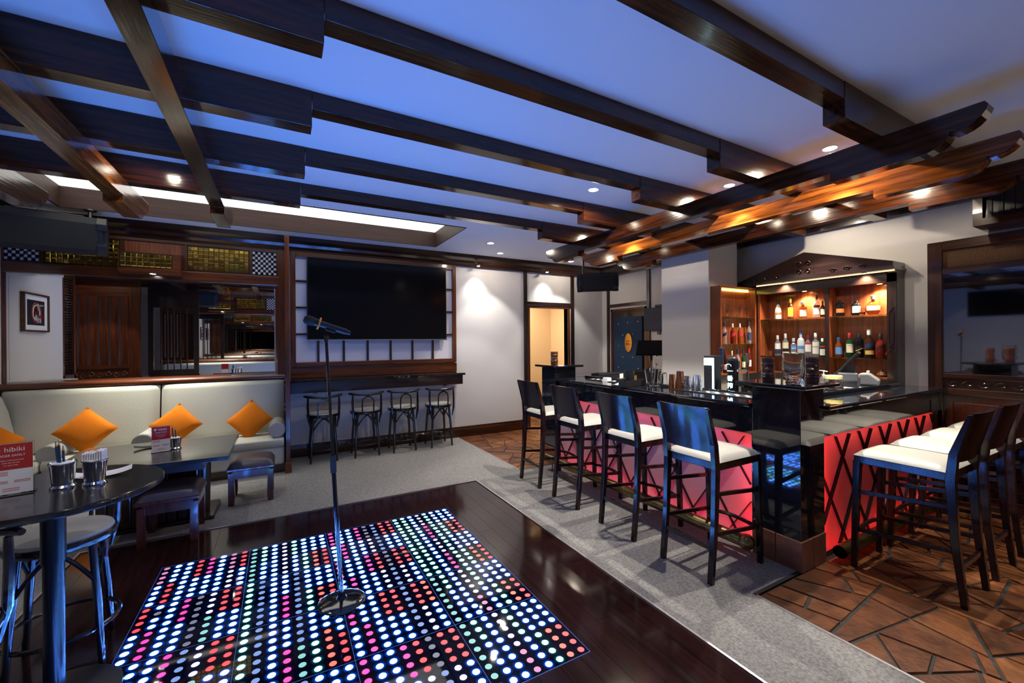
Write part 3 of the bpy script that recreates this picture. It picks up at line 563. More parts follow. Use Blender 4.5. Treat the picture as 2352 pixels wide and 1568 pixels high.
# ---- menu stands, cups, dishes
def menu(lab, x, y, z, rz, s=1.):
    t = thing('menu_stand', lab, 'menu stand', (x, y, z), rz, 'acrylic menu stands'); w, h = .058*s, .205*s
    B('acrylic_sleeve', 'glass', t, (-w-.004, w+.004, -.003, .003, .002, h+.003)); B('acrylic_foot', 'glass', t, (-w-.006, w+.006, -.03, .03, 0, .003))
    c = B('card', 'paper', t, (-w, w, -.0045, -.0034, .006, h)); B('red_band', 'red_print', c, (-w, w, -.0052, -.0046, h*.50, h)); B('red_band', 'red_print', c, (-w, w, .0034, .0042, h*.50, h)); B('card_back', 'paper', c, (-w, w, .0033, .0036, .006, h))
    def tx(s_, size, xx, zz, m='white_ink', al='CENTER'): text(s_, size*s, m, c, face_mat((xx*s, -.0056, zz*s), (1,0,0), (0,0,1)), align=al, ext=.0002)
    tx('hibiki', .026, .010, .182); tx('ORDER SAFELY', .0115, 0, .158); tx('At Hyatt, ordering has been', .0062, 0, .140); tx('made safe and easy', .0062, 0, .130); tx('in 3 quick steps', .0062, 0, .120)
    MB().tube([(-.036*s, -.0054, .183*s), (-.036*s, -.0058, .183*s)], .009*s, 16).build('logo_disc', 'white_ink', c); MB().tube([(-.036*s+.003*math.sin(u), -.006, (.177+.002*u)*s) for u in range(7)], .0012*s, 4).build('logo_stroke', 'red_print', c)
    for zz, xx in ((.093, -.03), (.087, -.03), (.081, -.03), (.056, -.03), (.050, -.03), (.056, .03), (.050, .03), (.026, 0.), (.018, 0.)): B('print_line', 'ink_red', c, ((xx-.022)*s, (xx+.022)*s, -.0051, -.0046, zz*s, (zz+.0022)*s))
    return t
menu('clear acrylic menu card in red and white on the high round table', -.945, 2.435, .90, math.radians(12), 1.0)
p = onz(370, 1037, .62); menu('clear acrylic menu card in red and white on the low rectangular table', p[0], p[1], .62, math.radians(14), 1.0)
def cup(lab, x, y, z, h=.10, r=.043, ribs=False, pencils=0, nap=False, name='pencil_cup'):
    t = thing(name, lab, 'cup', (x, y, z)); pr = [(0, .001), (r*.95, 0), (r*.97, .008), (r*.80, .016), (r*.83, .03), (r*.98, h*.9), (r*1.06, h*.96), (r*1.04, h), (r*.96, h*.97), (r*.78, .02), (0, .018)]
    MB().lathe(pr, n=36).build('body', 'chrome' if ribs else 'steel', t, True)
    if not ribs or nap: MB().lathe([(0, h*.9), (r*.9, h*.9), (r*.8, h*.985), (0, h*1.0)], n=20).build('filling', 'napkin', t, True)
    if nap:
        nb = thing('paper_napkins', 'upright stack of white paper napkins in the shiny metal cup', 'napkins', (x, y, z+h*.9)); rg = random.Random(4)
        for k in range(9): MB().box(-.034+k*.0076, -.0285+k*.0076, -.028, .028, 0, .045+rg.uniform(-.006, .006)).build('napkin', 'napkin', nb, bev=.002)
    for k in range(pencils):
        a = k*2.1+.4; dx, dy = [(-.008, .0), (.003, .005), (-.002, -.009)][k]; tl = [(-.018, .01), (-.006, .004), (-.012, .012)][k]; L = [.175, .155, .18][k]
        pn = thing('pencil', ['dark blue pencil leaning leftmost in the metal cup', 'shorter dark blue pencil in the middle of the metal cup', 'tallest dark blue pencil in the metal cup'][k]+(' on the round table' if z > .8 else ' on the low table'), 'pencil', (x+dx, y+dy, z+.03), group='blue pencils')
        e = Vector((tl[0], tl[1], L)).normalized(); MB().tube([(0,0,0), e*(L-.03)], .0045, 6).build('shaft', 'pencil_blue', pn); MB().tube([e*(L-.03), e*(L-.012)], [.0045, .0018], 6).build('wood_tip', 'pencil_wood', pn); MB().tube([e*(L-.012), e*(L-.008)], [.0018, .0004], 6).build('lead', 'satin_black', pn)
cup('brushed metal cup holding dark blue pencils on the round table', -.80, 2.445, .90, .108, .042, pencils=3); cup('shiny ribbed metal cup with napkins on the round table', -.70, 2.44, .90, .108, .041, True, nap=True, name='napkin_cup')
p = onz(403, 1030, .62); cup('small metal cup with two blue pencils on the low table', p[0], p[1], .62, .095, .042, pencils=2)
def dish(lab, x, y, z, rz, w=.15, d=.09, m='white_plastic', name='serving_dish'):
    t = thing(name, lab, 'dish', (x, y, z), rz)
    MB().grid(lambda u, v: ((2*u-1)*w/2, (2*v-1)*d/2, .003+.016*(abs(2*u-1)**2.5)+.005*(abs(2*v-1)**3)), 14, 8).build('plate', m, t, True); MB().lathe([(d*.3, 0), (d*.32, .006), (0, .006)], n=16).build('foot', m, t); return t
t = dish('curved white dish behind the cups on the round table', -.715, 2.58, .90, .2, .20, .10); B('packet', 'paper', t, (-.07, -.0, -.025, .025, .012, .017)); B('print_mark', 'ink_red', t, (-.055, -.02, -.012, .012, .017, .0175))
p = onz(350, 1030, .62); dish('curved black dish behind the menu card on the low table', p[0], p[1]+.06, .62, .2, .26, .09, 'plastic_black')
# ================================================================ bentwood stools
def bent_stool(root):
    R_, zs = .19, .60
    MB().lathe([(0, zs-.045), (R_-.02, zs-.045), (R_, zs-.035), (R_+.006, zs-.015), (R_, zs), (R_-.02, zs+.002), (0, zs+.002)], n=32).build('seat_ring', 'rail_blue_black', root, True)
    MB().lathe([(R_-.006, zs), (R_-.012, zs+.014), (R_-.05, zs+.026), (0, zs+.034)], n=32).build('seat_pad', 'leather_brown' if root.get('dark') else 'leather_white', root, True)
    LG = []
    for a in (45, 135, 225, 315):
        ca, sa = math.cos(math.radians(a)), math.sin(math.radians(a)); top = Vector((ca*.165, sa*.165, zs-.03)); bot = Vector((ca*.215, sa*.215, 0)); LG.append((top, bot))
        MB().tube([top, top.lerp(bot, .5)+Vector((ca*.004, sa*.004, 0)), bot], [.0165, .016, .013], 10).build('leg', 'rail_blue_black', root, True)
    MB().tube([(.198*math.cos(2*PI*i/36), .198*math.sin(2*PI*i/36), .17) for i in range(36)], .010, 8, closed=True).build('foot_ring', 'rail_blue_black', root, True)
    for k in range(4):
        a0, a1 = 45+90*k, 135+90*k; pts = []
        for i in range(13):
            q = i/12; a = math.radians(a0+(a1-a0)*q); zz = zs-.055-.16*abs(2*q-1)**1.8; r = .175+.012*abs(2*q-1); chord = math.cos(math.radians(45))/math.cos(math.radians(abs(a0+45-math.degrees(a)))); pts.append((r*math.cos(a)*chord**.5, r*math.sin(a)*chord**.5, zz))
        MB().tube(pts, .0095, 7).build('arch_brace', 'rail_blue_black', root, True)
    for sx in (-1, 1):
        MB().tube([(sx*.150, -.165, zs-.16), (sx*.172, -.168, zs-.04), (sx*.180, -.150, zs+.10), (sx*.178, -.150, zs+.215)], [.008, .015, .015, .012], 8).build('back_post', 'rail_blue_black', root, True)
    rp = []
    for i in range(15):
        a = math.radians(-90-68+136*i/14); rp.append((.235*math.cos(a), -.02+.205*math.sin(a), zs+.225+.012*abs(i-7)/7))
    MB().tube(rp, [.012]+[.0175]*13+[.012], 10).build('back_rail', 'rail_blue_black', root, True)
    hp = [(-.07, -.205, zs-.03), (-.072, -.212, zs+.09)]+[(-.07*math.cos(math.radians(18*i)), -.216, zs+.13+.07*math.sin(math.radians(18*i))) for i in range(0, 11)]+[(.072, -.212, zs+.09), (.07, -.205, zs-.03)]
    MB().tube(hp, .0095, 8).build('back_hoop', 'rail_blue_black', root, True)
first = None
for x, lab in zip((.47, .99, 1.483, 2.013), ('black bentwood bar stool nearest the microphone stand under the wall counter', 'second black bentwood stool from the left under the wall counter', 'third black bentwood stool from the left under the wall counter', 'black bentwood stool at the right end of the wall counter')):
    if first is None: first = thing('bentwood_stool', lab, 'stool', (x, 5.855, 0), 0, 'bentwood stools at the wall counter'); bent_stool(first)
    else: dup(first, (x, 5.855, 0), 0, lab)
s1 = thing('bentwood_stool', 'bentwood stool with dark round seat behind the high round table', 'stool', (-.915, 2.785, 0), PI+.15); bent_stool(s1)
dup(s1, (-1.0, 2.0, 0), PI+.2, 'bentwood stool cut off at the lower left corner of the picture')
# ================================================================ microphone on stand
t = thing('microphone_stand', 'tall black microphone stand with round base on the dance floor', 'microphone stand', (.301, 2.59, .0015))
MB().lathe([(.0, 0), (.128, 0), (.130, .006), (.118, .014), (.08, .022), (.03, .028), (.022, .045), (0, .045)], n=40).build('base', mat('gloss_black', (.006,.006,.008), .07, coat=.8), t, True)
top = Vector((-.072, 0, 1.51)); mid = Vector((-.04, 0, .80)); MB().tube([(0,0,.03), mid], .0125, 14).build('lower_tube', 'gloss_black', t, True); MB().tube([mid, top], .0085, 12).build('upper_tube', 'gloss_black', t, True)
MB().tube([mid+Vector((.002, 0, -.045)), mid+Vector((-.002, 0, .05))], .0165, 14).build('clutch', 'plastic_black', t, True)
MB().tube([top+Vector((0,0,-.005)), top+Vector((-.0,0,.03))], .0115, 10).build('clip_joint', 'plastic_black', t, True)
mdir = Vector((.236, 0, -.078)).normalized(); hd = Vector((-.175, 0, 1.632-.002)); a = hd+mdir*.07; b = hd+mdir*.2
mb = MB().bar(hd+mdir*.105+Vector((0,0,-.022)), hd+mdir*.16+Vector((0,0,-.022)), .036, .012); mb.build('clip', 'plastic_black', t, bev=.004)
m = thing('microphone', 'black handheld microphone with orange ring held in the stand clip', 'microphone', (.301-.175, 2.59, .0015+1.63))
z0 = Vector((0,0,0)); MB().tube([z0-mdir*.012, z0-mdir*.004, z0+mdir*.008, z0+mdir*.03, z0+mdir*.05], [.012, .022, .0265, .026, .021], 18).build('grille', 'grille', m, True)
MB().tube([z0+mdir*.048, z0+mdir*.075, z0+mdir*.22], [.0215, .018, .0165], 18).build('body', 'plastic_black', m, True); MB().tube([z0+mdir*.22, z0+mdir*.245], [.0145, .011], 14).build('tail', 'plastic_black', m, True)
MB().tube([z0+mdir*.066, z0+mdir*.074], .035, 24).build('ring', mat('orange_rubber', (.75,.25,.02), .6), m)
# ================================================================ bar
def strips(par, horiz, u0, u1, z0, z1, c0, per, fixed):
    """black lattice tape: x/y = c +- .65*(z-.665)"""
    n0 = int((u0-c0)/per)-3; n1 = int((u1-c0)/per)+3
    for k in range(n0, n1+1):
        for sg in (-1, 1):
            f = lambda z: c0+k*per+sg*.65*(z-.665)
            za, zb = z0, z1
            ua, ub = f(za), f(zb)
            def cl(z, u):
                for lim in (u0, u1):
                    if (lim == u0 and u < u0) or (lim == u1 and u > u1): z = .665+sg*(lim-c0-k*per)/.65; u = lim
                return z, u
            if max(ua, ub) <= u0 or min(ua, ub) >= u1: continue
            za, ua = cl(za, ua); zb, ub = cl(zb, ub)
            if zb-za < .06: continue
            if horiz == 'Y': MB().bar((fixed-.003*sg*.5, ua, za), (fixed-.003*sg*.5, ub, zb), .003, .030, up=(1,0,0)).build('lattice_strip', 'tape_black', par)
            else: MB().bar((ua, fixed-.003*sg*.5, za), (ub, fixed-.003*sg*.5, zb), .003, .030, up=(0,1,0)).build('lattice_strip', 'tape_black', par)
t = thing('bar_counter', 'long bar front of glowing pink-red panels with black lattice and a black apron', 'bar', (0, 0, 0))
Y0, Y1 = 1.765, 4.17
B('apron', 'granite', t, (2.95, 3.02, Y0, Y1, .825, 1.02), bev=.003); B('end_frame', 'granite', t, (2.955, 3.0, Y0, Y0+.02, .05, .825)); B('toe_board', 'dark_Y', t, (2.955, 3.0, Y0, Y1, 0, .055))
p = B('glow_panel', 'acrylic_front', t, (2.968, 2.972, Y0+.02, Y1, .055, .825)); strips(t, 'Y', Y0+.03, Y1-.02, .085, .80, 1.93, .35, 2.962)
B('light_box', 'white_plastic', t, (3.075, 3.085, Y0, Y1, .03, 1.0), (2.975, 3.08, Y0-.008, Y0, .03, 1.0), (2.975, 3.08, Y0, Y1, .03, .04), (3.025, 3.08, Y0, Y1, .86, .87))
B('light_strip', 'pink_led', t, (3.035, 3.05, Y0+.05, Y1-.03, .05, .065)); B('light_strip', 'front_led', t, (3.035, 3.05, Y0+.05, Y1-.03, .812, .825)); B('light_strip', 'red_led', t, (3.02, 3.035, Y0+.012, Y0+.028, .08, .80))
t = thing('bar_counter', 'glowing red lattice side panel of the bar behind the right-hand stools', 'bar', (0, 0, 0))
XA, XB_ = 3.225, 5.22
B('apron', 'granite', t, (XA-.0, 5.36, 1.455, 1.52, .835, 1.02), bev=.003); B('glow_panel', 'acrylic', t, (XA, XB_, 1.474, 1.478, .03, .835)); B('end_frame', 'dark_Z', t, (XB_, 5.30, 1.46, 1.52, 0, .84)); B('toe_board', 'dark_X', t, (XA, XB_, 1.472, 1.50, 0, .03))
strips(t, 'X', XA+.01, XB_-.01, .05, .815, 3.514, .347, 1.468)
B('light_box', 'white_plastic', t, (XA, XB_, 1.58, 1.59, .01, 1.0), (XA-.008, XA, 1.48, 1.585, .01, 1.0), (XA, XB_, 1.53, 1.585, .87, .88))
B('light_strip', 'red_led', t, (XA+.03, XB_-.03, 1.54, 1.555, .03, .045)); B('light_strip', 'red_led', t, (XA+.03, XB_-.03, 1.54, 1.555, .82, .834)); B('light_strip', 'red_led', t, (XA+.014, XA+.028, 1.52, 1.535, .06, .80))
def edge_top(name, lab, parts, m='granite'):
    t = thing(name, lab, 'countertop', (0, 0, 0))
    for nm, b in parts: B(nm, m, t, b, bev=.008)
    return t
t = edge_top('countertop', 'polished black granite countertop along the bar front', [('slab', (2.895, 3.33, 1.765, 4.17, 1.022, 1.05)), ('raised_lip', (3.305, 3.328, 1.765, 4.10, 1.05, 1.072))])
B('inner_ledge', 'granite', t, (3.33, 3.62, 1.80, 4.15, .86, .90)); B('inner_wall', 'satin_black', t, (3.30, 3.318, 1.80, 4.15, .0, 1.022))
t = edge_top('countertop', 'polished black granite side countertop above the red panel, next to the till', [('slab', (3.215, 5.35, 1.405, 1.764, 1.022, 1.05)), ('slab', (3.335, 5.17, 1.764, 2.06, 1.022, 1.05)), ('raised_lip', (3.43, 5.17, 1.685, 1.705, 1.05, 1.08))])
t = edge_top('countertop', 'black granite countertop at the far end of the bar in front of the padded door', [('slab', (3.24, 5.05, 4.19, 4.70, 1.022, 1.05)), ('raised_lip', (3.5, 4.46, 4.185, 4.21, 1.05, 1.085))]); B('support_panel', 'granite', t, (3.3, 5.0, 4.22, 4.66, 0, 1.022))
def post(lab, x0, x1, y0, y1, sx0, sx1, sy0, sy1):
    t = thing('bar_post', lab, 'bar post', ((x0+x1)/2, (y0+y1)/2, 0), group='granite corner posts of the bar'); cx, cy = (x0+x1)/2, (y0+y1)/2
    B('shaft', 'granite', t, (x0-cx, x1-cx, y0-cy, y1-cy, .2, 1.178), bev=.003); B('cap_slab', 'granite', t, (sx0-cx, sx1-cx, sy0-cy, sy1-cy, 1.178, 1.205), bev=.006); B('core', 'mortar', t, (x0-cx+.004, x1-cx-.004, y0-cy+.004, y1-cy-.004, 0, .2))
    for a, b in ((y0, (y0+y1)/2-.002), ((y0+y1)/2+.002, y1)): B('skirting_tile', 'terra_tile', t, (x0-cx-.008, x0-cx+.004, a-cy, b-cy, 0, .198), bev=.003)
    for a, b in ((x0-.008, (x0+x1)/2-.012), ((x0+x1)/2-.008, x1)): B('skirting_tile', 'terra_tile', t, (a-cx, b-cx, y0-cy-.008, y0-cy+.004, 0, .198), bev=.003)
post('square black granite corner post of the bar nearest the camera, with brick-red skirting tiles', 2.916, 3.212, 1.443, 1.757, 2.855, 3.30, 1.385, 1.845)
post('square black granite post at the far end of the bar under the carved tiki figure', 2.916, 3.229, 4.18, 4.47, 2.86, 3.31, 4.12, 4.55)
# brass foot rails
t = thing('foot_rail', 'aged brass foot rail along the pink-lit bar front', 'foot rail', (2.745, 2.95, .135))
MB().tube([(0, -1.24, 0), (0, 1.17, 0)], .042, 20).build('tube', 'brass', t, True); MB().lathe([(0, -.05), (.03, -.045), (.05, -.02), (.052, 0), (.05, .02), (.03, .045), (0, .05)], (0, 0, 0), 20).build('end_ball', 'brass', t, True).location = (0, -1.25, 0)
for y in (-1.0, 0.2, 1.05): MB().tube([(0, y, -.135), (0, y, 0)], .008, 8).build('bracket', 'brass', t, True); MB().lathe([(.03, -.135), (.03, -.129), (.01, -.125), (0, -.125)], (0, y, 0), 14).build('bracket_foot', 'brass', t, True)
t = thing('foot_rail', 'open-ended aged brass foot rail along the red side panel', 'foot rail', (4.32, 1.378, .078))
tb = MB().tube([(-1.06, 0, 0), (.95, 0, 0)], .041, 22, caps=False); tb.tube([(.95, 0, 0), (-1.06, 0, 0)], .037, 22, caps=False); tb.build('tube', 'brass', t, True)
for x in (-.85, .1, .85): MB().tube([(x, 0, -.078), (x, 0, -.038)], .008, 8).build('bracket', 'brass', t, True)
# ================================================================ bar stools
def bar_stool(t):
    m = 'stool_wood'
    for s in (-1, 1):
        y = s*.182; mb = MB(); pts = [(-.262, 0.), (-.225, .35), (-.208, .70), (-.222, .85), (-.29, 1.08)]; wd = [.030, .036, .046, .040, .022]
        vs = []
        for (x, z), w in zip(pts, wd): vs += [(x-w/2, y-.017, z), (x+w/2, y-.017, z), (x+w/2, y+.017, z), (x-w/2, y+.017, z)]
        fs = [(0,3,2,1), (16,17,18,19)]
        for i in range(4): fs += [(4*i+j, 4*i+(j+1) % 4, 4*i+4+(j+1) % 4, 4*i+4+j) for j in range(4)]
        mb.add(vs, fs).build('back_leg', m, t, bev=.003)
        MB().bar((.250, s*.186, 0), (.228, y, .705), .030, .030, up=(1,0,0), w2=.040, h2=.040).build('front_leg', m, t, bev=.003)
        MB().bar((-.215, y, .545), (.232, y, .50), .016, .026).build('side_stretcher', m, t, bev=.002); MB().bar((-.235, y, .30), (.238, y, .25), .016, .026).build('side_stretcher', m, t, bev=.002)
    MB().bar((-.240, -.182, .215), (-.240, .182, .215), .018, .030).build('back_stretcher', m, t, bev=.002)
    fs = MB(); fs.tube([(.240, -.182+.364*i/8, .235+.022*math.sin(PI*i/8)) for i in range(9)], .013, 6); fs.build('front_stretcher', m, t, True)
    B('seat_frame', m, t, (-.205, .245, -.196, .196, .690, .738), bev=.004)
    def pad(u, v):
        a, b = 2*u-1, 2*v-1; return (.022+a*.226, b*.197, .738+.036*(max(0, (1-a**8)*(1-b**8)))**.5+.010*(1-a*a)*(1-b*b))
    MB().grid(pad, 18, 18).build('seat_pad', 'leather_white', t, True, sharp=80)
    def bk(off):
        def f(u, v):
            b = 2*u-1; z = .80+.285*v; x = -.215-.075*((z-.80)/.285)**1.15; return (x+off-.022*(1-b*b), b*(.196-.012*v), z)
        return f
    mb = MB(); mb.grid(bk(.012), 12, 8); k = len(mb.v); mb.grid(bk(-.010), 12, 8); n = 13
    rim = [i for i in range(n)]+[n*(j+1)-1 for j in range(1, 9)]+[n*9-2-i for i in range(n-1)]+[n*j for j in range(7, 0, -1)]
    mb.f += [(rim[i], rim[(i+1) % len(rim)], k+rim[(i+1) % len(rim)], k+rim[i]) for i in range(len(rim))]; mb.m += [0]*len(rim)
    mb.build('backrest', m, t, True, sharp=50)
fs = None
for y, lab in ((3.765, 'dark bar stool with white seat nearest the doorway'), (3.143, 'second dark bar stool with white seat from the doorway end of the bar'), (2.468, 'third dark bar stool from the doorway, part of its back shining blue'), (1.83, 'dark bar stool nearest the camera at the bar front, its back shining blue')):
    if fs is None: fs = thing('bar_stool', lab, 'stool', (2.56, y, 0), 0, 'white-seated bar stools along the bar front'); bar_stool(fs)
    else: dup(fs, (2.56, y, 0), 0, lab)
for x, lab in ((3.495, 'white-seated bar stool at the red side panel nearest the granite corner post'), (4.045, 'second white-seated bar stool along the red side panel'), (4.61, 'third white-seated bar stool along the red side panel'), (5.15, 'bar stool at the right picture edge beside the dark wall panelling')):
    o = dup(fs, (x, 1.068, 0), PI/2, lab); o['group'] = 'white-seated bar stools along the bar side'
# ================================================================ liquor cabinet
CF = 5.2
t = thing('liquor_cabinet', 'carved dark wooden liquor cabinet with a gabled top and warm lit shelves', 'cabinet', (0, 0, 0))
B('back_panel', 'warm_Z', t, (5.375, 5.395, 1.74, 3.06, 1.10, 2.16)); B('side_panel', 'warm_Z', t, (5.21, 5.375, 3.03, 3.055, 1.10, 2.1)); B('side_panel', 'black_Z', t, (5.20, 5.39, 1.716, 1.78, 1.052, 2.165))
B('front_stile', 'black_Z', t, (5.185, 5.21, 1.716, 1.785, 1.052, 2.14)); B('divider', 'warm_Z', t, (5.205, 5.375, 2.285, 2.318, 1.10, 2.08)); B('divider_edge', 'black_Z', t, (5.195, 5.206, 2.282, 2.321, 1.10, 2.08))
B('ceiling_board', 'warm_X', t, (5.2, 5.39, 1.74, 3.06, 2.062, 2.085)); B('lintel', 'black_Y', t, (5.185, 5.21, 1.716, 3.06, 2.055, 2.145)); B('base_board', 'warm_X', t, (5.205, 5.375, 1.78, 3.04, 1.10, 1.12))
B('cornice', 'black_Y', t, (5.10, 5.39, 1.70, 3.27, 2.165, 2.19)); B('light_strip', 'warm_strip', t, (5.168, 5.178, 1.72, 3.05, 2.157, 2.163))
g = MB().prism([(1.712, 2.19), (3.262, 2.19), (3.262, 2.225), (2.488, 2.474), (1.712, 2.245)], 'X', 5.12, 5.39).build('gable', 'black_Y', t)
cvm = MB()
for k in range(4):
    for s in (-1, 1):
        yc, zc = 2.49+s*(.045), 2.30+.045*(1 if k % 2 else -1); cvm.tube([(5.115, yc+.03*math.cos(u*.7)*(1-u/12), zc+.03*math.sin(u*.7)*(1-u/12)) for u in range(9)], .006, 5)
for yc in (1.95, 2.08, 2.21, 2.77, 2.90, 3.03):
    for s in (-1, 1): cvm.tube([(5.115, yc+s*.035*math.cos(u*.6)*(1-u/10), 2.235+.014*math.sin(u*.6)) for u in range(8)], .005, 4)
cvm.box(5.112, 5.12, 2.385, 2.39, 2.235, 2.375); cvm.box(5.112, 5.12, 2.59, 2.595, 2.235, 2.375); cvm.build('carving', 'black_Y', g, True)['kind'] = 'stuff'
lz = MB()
for k in range(3):
    yc = 2.52+k*.036
    for s in (-1, 1): lz.bar((5.183, yc-.018, 2.10-s*.028), (5.183, yc+.018, 2.10+s*.028), .003, .004, up=(1,0,0))
for zc in (1.40, 1.44, 1.78):
    for s in (-1, 1): lz.bar((5.183, 1.75-.02, zc-s*.028), (5.183, 1.75+.02, zc+s*.028), .003, .004, up=(1,0,0))
lz.bar((5.183, 1.733, 1.47), (5.183, 1.733, 1.75), .003, .004); lz.bar((5.183, 1.768, 1.47), (5.183, 1.768, 1.75), .003, .004); lz.build('incised_lattice', 'satin_black', t)['kind'] = 'stuff'
for y0, y1 in ((1.787, 2.282), (2.321, 3.028)):
    for z in (1.747, 1.305): B('glass_shelf', 'glass_green', t, (5.215, 5.372, y0, y1, z-.008, z))
for (y, z, w, tz) in ((1.88, 2.060, 7, 1.3), (2.57, 2.060, 5, 1.3)):
    l = thing('cabinet_downlight', 'small warm lamp in the cabinet over the '+('round cognac decanter' if y < 2 else 'left-hand bottles'), 'lamp', (5.30, y, z)); MB().lathe([(.028, 0), (.028, -.004), (.021, -.005), (.021, 0)], n=14).build('rim', 'steel', l); MB().lathe([(0, -.003), (.021, -.003)], n=12).build('bulb', 'warm_lamp', l); spot('cabinet_beam', (5.29, y, z-.012), (5.31, y, 1.3), L_BAR*w*.5, 125, .6, (1,.72,.42), l, .02)
for y, lab in ((1.95, 'bright warm lamp under the right end of the cabinet gable'), (2.72, 'small warm lamp under the left part of the cabinet gable')):
    l = thing('gable_lamp', lab, 'lamp', (5.15, y, 2.165)); MB().lathe([(.022, 0), (.022, -.004), (.016, -.005), (.016, 0)], n=14).build('rim', 'steel', l); MB().lathe([(0, -.004), (.016, -.004)], n=12).build('bulb', 'warm_lamp', l); spot('gable_beam', (5.15, y, 2.15), (5.12, y, 1.0), L_BAR*2.2, 130, .7, (1,.78,.5), l, .02)
# wing shelf unit on the column
WX0, WX1, WY0, WY1 = 4.486, 5.19, 3.067, 3.197
t = thing('wing_shelf', 'open wooden wall shelf unit with glasses and bottles beside the liquor cabinet', 'shelf', (0, 0, 0))
B('side_panel', 'warm_Z', t, (WX0, WX0+.02, WY0, WY1, 1.09, 2.14)); B('side_panel', 'warm_Z', t, (WX1-.02, WX1, WY0, WY1, 1.09, 2.14)); B('back_panel', 'warm_Z', t, (WX0+.02, WX1-.02, WY1-.015, WY1, 1.09, 2.14)); B('top_board', 'warm_X', t, (WX0+.02, WX1-.02, WY0, WY1, 2.115, 2.14)); B('bottom_board', 'warm_X', t, (WX0+.02, WX1-.02, WY0, WY1, 1.09, 1.105))
for z in (1.777, 1.453): B('glass_shelf', 'glass_green', t, (WX0+.022, WX1-.022, WY0+.01, WY1-.018, z-.008, z))
B('light_strip', 'yellow_strip', t, (WX0+.022, WX1-.022, WY1-.045, WY1-.03, 2.10, 2.114))
# ---- bottles and glasses
mat('b_clear', (.85,.9,.95), .04, trans=.85); mat('b_frost', (.72,.78,.85), .35, trans=.3); mat('b_black', (.008,.008,.010), .08); mat('b_brown', (.05,.014,.005), .08, trans=.25); mat('b_amber', (.42,.10,.02), .06, trans=.6); mat('b_green', (.01,.06,.025), .07, trans=.2); mat('b_white', (.82,.82,.82), .3); mat('b_red', (.22,.02,.012), .07, trans=.4)
for n_, c in (('l_white',(.75,.74,.70)), ('l_yellow',(.85,.50,.02)), ('l_cream',(.72,.66,.48)), ('l_blue',(.10,.25,.60)), ('l_navy',(.015,.03,.09)), ('l_black',(.012,.012,.014)), ('l_red',(.45,.02,.05)), ('l_orange',(.7,.12,.03)), ('l_gold',(.5,.36,.1)), ('c_blue',(.03,.12,.40)), ('c_red',(.45,.015,.02)), ('c_white',(.75,.75,.75)), ('c_black',(.015,.015,.017)), ('c_yellow',(.8,.5,.02)), ('c_navy',(.015,.03,.1)), ('c_silver',(.6,.6,.62)), ('c_wine',(.12,.01,.03))): mat(n_, c, .45)
def bottle(lab, x, y, z, h, w, body, cap, labels, shape='round', fdir=(-1, 0), txt=None):
    """labels: list of (z0,z1,material[,slant])"""
    t = thing('bottle', lab, 'bottle', (x, y, z), group='bottles behind the bar'); r = w/2
    P = {'round': [(r*.94, 0), (r, .02*h), (r, .56*h), (r*.86, .64*h), (r*.42, .73*h), (r*.34, .78*h), (r*.33, .93*h), (0, .93*h)],
         'soft': [(r*.9, 0), (r, .03*h), (r*.96, .45*h), (r*.75, .62*h), (r*.45, .75*h), (r*.34, .84*h), (r*.34, .93*h), (0, .93*h)],
         'tall': [(r*.95, 0), (r, .02*h), (r, .58*h), (r*.8, .66*h), (r*.40, .71*h), (r*.36, .93*h), (0, .93*h)],
         'jug': [(r*.9, 0), (r, .03*h), (r, .68*h), (r*.85, .78*h), (r*.45, .85*h), (r*.25, .88*h), (r*.25, .95*h), (0, .95*h)],
         'square': [(r*.97, 0), (r, .02*h), (r, .58*h), (r*.9, .68*h), (r*.35, .72*h), (r*.32, .82*h), (0, .82*h)],
         'decanter': [(r*.5, 0), (r*.62, .03*h), (r*.95, .22*h), (r, .34*h), (r*.9, .48*h), (r*.5, .62*h), (r*.22, .70*h), (r*.18, .88*h), (0, .88*h)]}[shape]
    fl = .55 if shape in ('jug', 'decanter', 'square') else 1.
    n = 4 if shape == 'square' else 20
    mb = MB().lathe(P, n=n, sx=1, sy=1)
    if n == 4: mb.v = [((a-b)*.707, (a+b)*.707, c) for a, b, c in mb.v]
    yaw = math.atan2(fdir[1], fdir[0])+PI/2; t.rotation_euler = (0, 0, yaw)   # local -Y faces fdir
    mb.v = [(a, b*fl, c) for a, b, c in mb.v]; mb.build('glass_body', body, t, n != 4, bev=.004 if n == 4 else 0)
    cr = r*.38 if shape != 'decanter' else r*.30; MB().lathe([(cr, (.80 if shape != 'square' else .80)*h), (cr, .985*h), (cr*.8, h), (0, h)], n=14).build('cap', cap, t, True)
    rb = r*(.707 if n == 4 else 1.)
    for L in labels:
        za, zb, m = L[0]*h, L[1]*h, L[2]; sl = L[3] if len(L) > 3 else 0; vs = []; fs_ = []; k = 8
        for i in range(k+1):
            a = -.95+1.9*i/k
            if n == 4: px_, py_ = a*rb*.9, -rb*fl*1.012
            else: px_, py_ = math.sin(a)*r*1.012, -math.cos(a)*r*fl*1.012
            o = sl*(px_/r)*r; vs += [(px_, py_, za+o), (px_, py_, zb+o)]
        fs_ = [(2*i, 2*i+2, 2*i+3, 2*i+1) for i in range(k)]; lb = MB().add(vs, fs_).build('label', m, t, n != 4)
    if txt: text(txt[0], txt[1]*w, txt[3], t, face_mat((0, -r*fl*1.03-.001, txt[2]*h), (1,0,0), (0,0,1)), ext=.0002)
    return t
q6 = lambda a, b: (1620+a*.2168, 560+b*.2168)
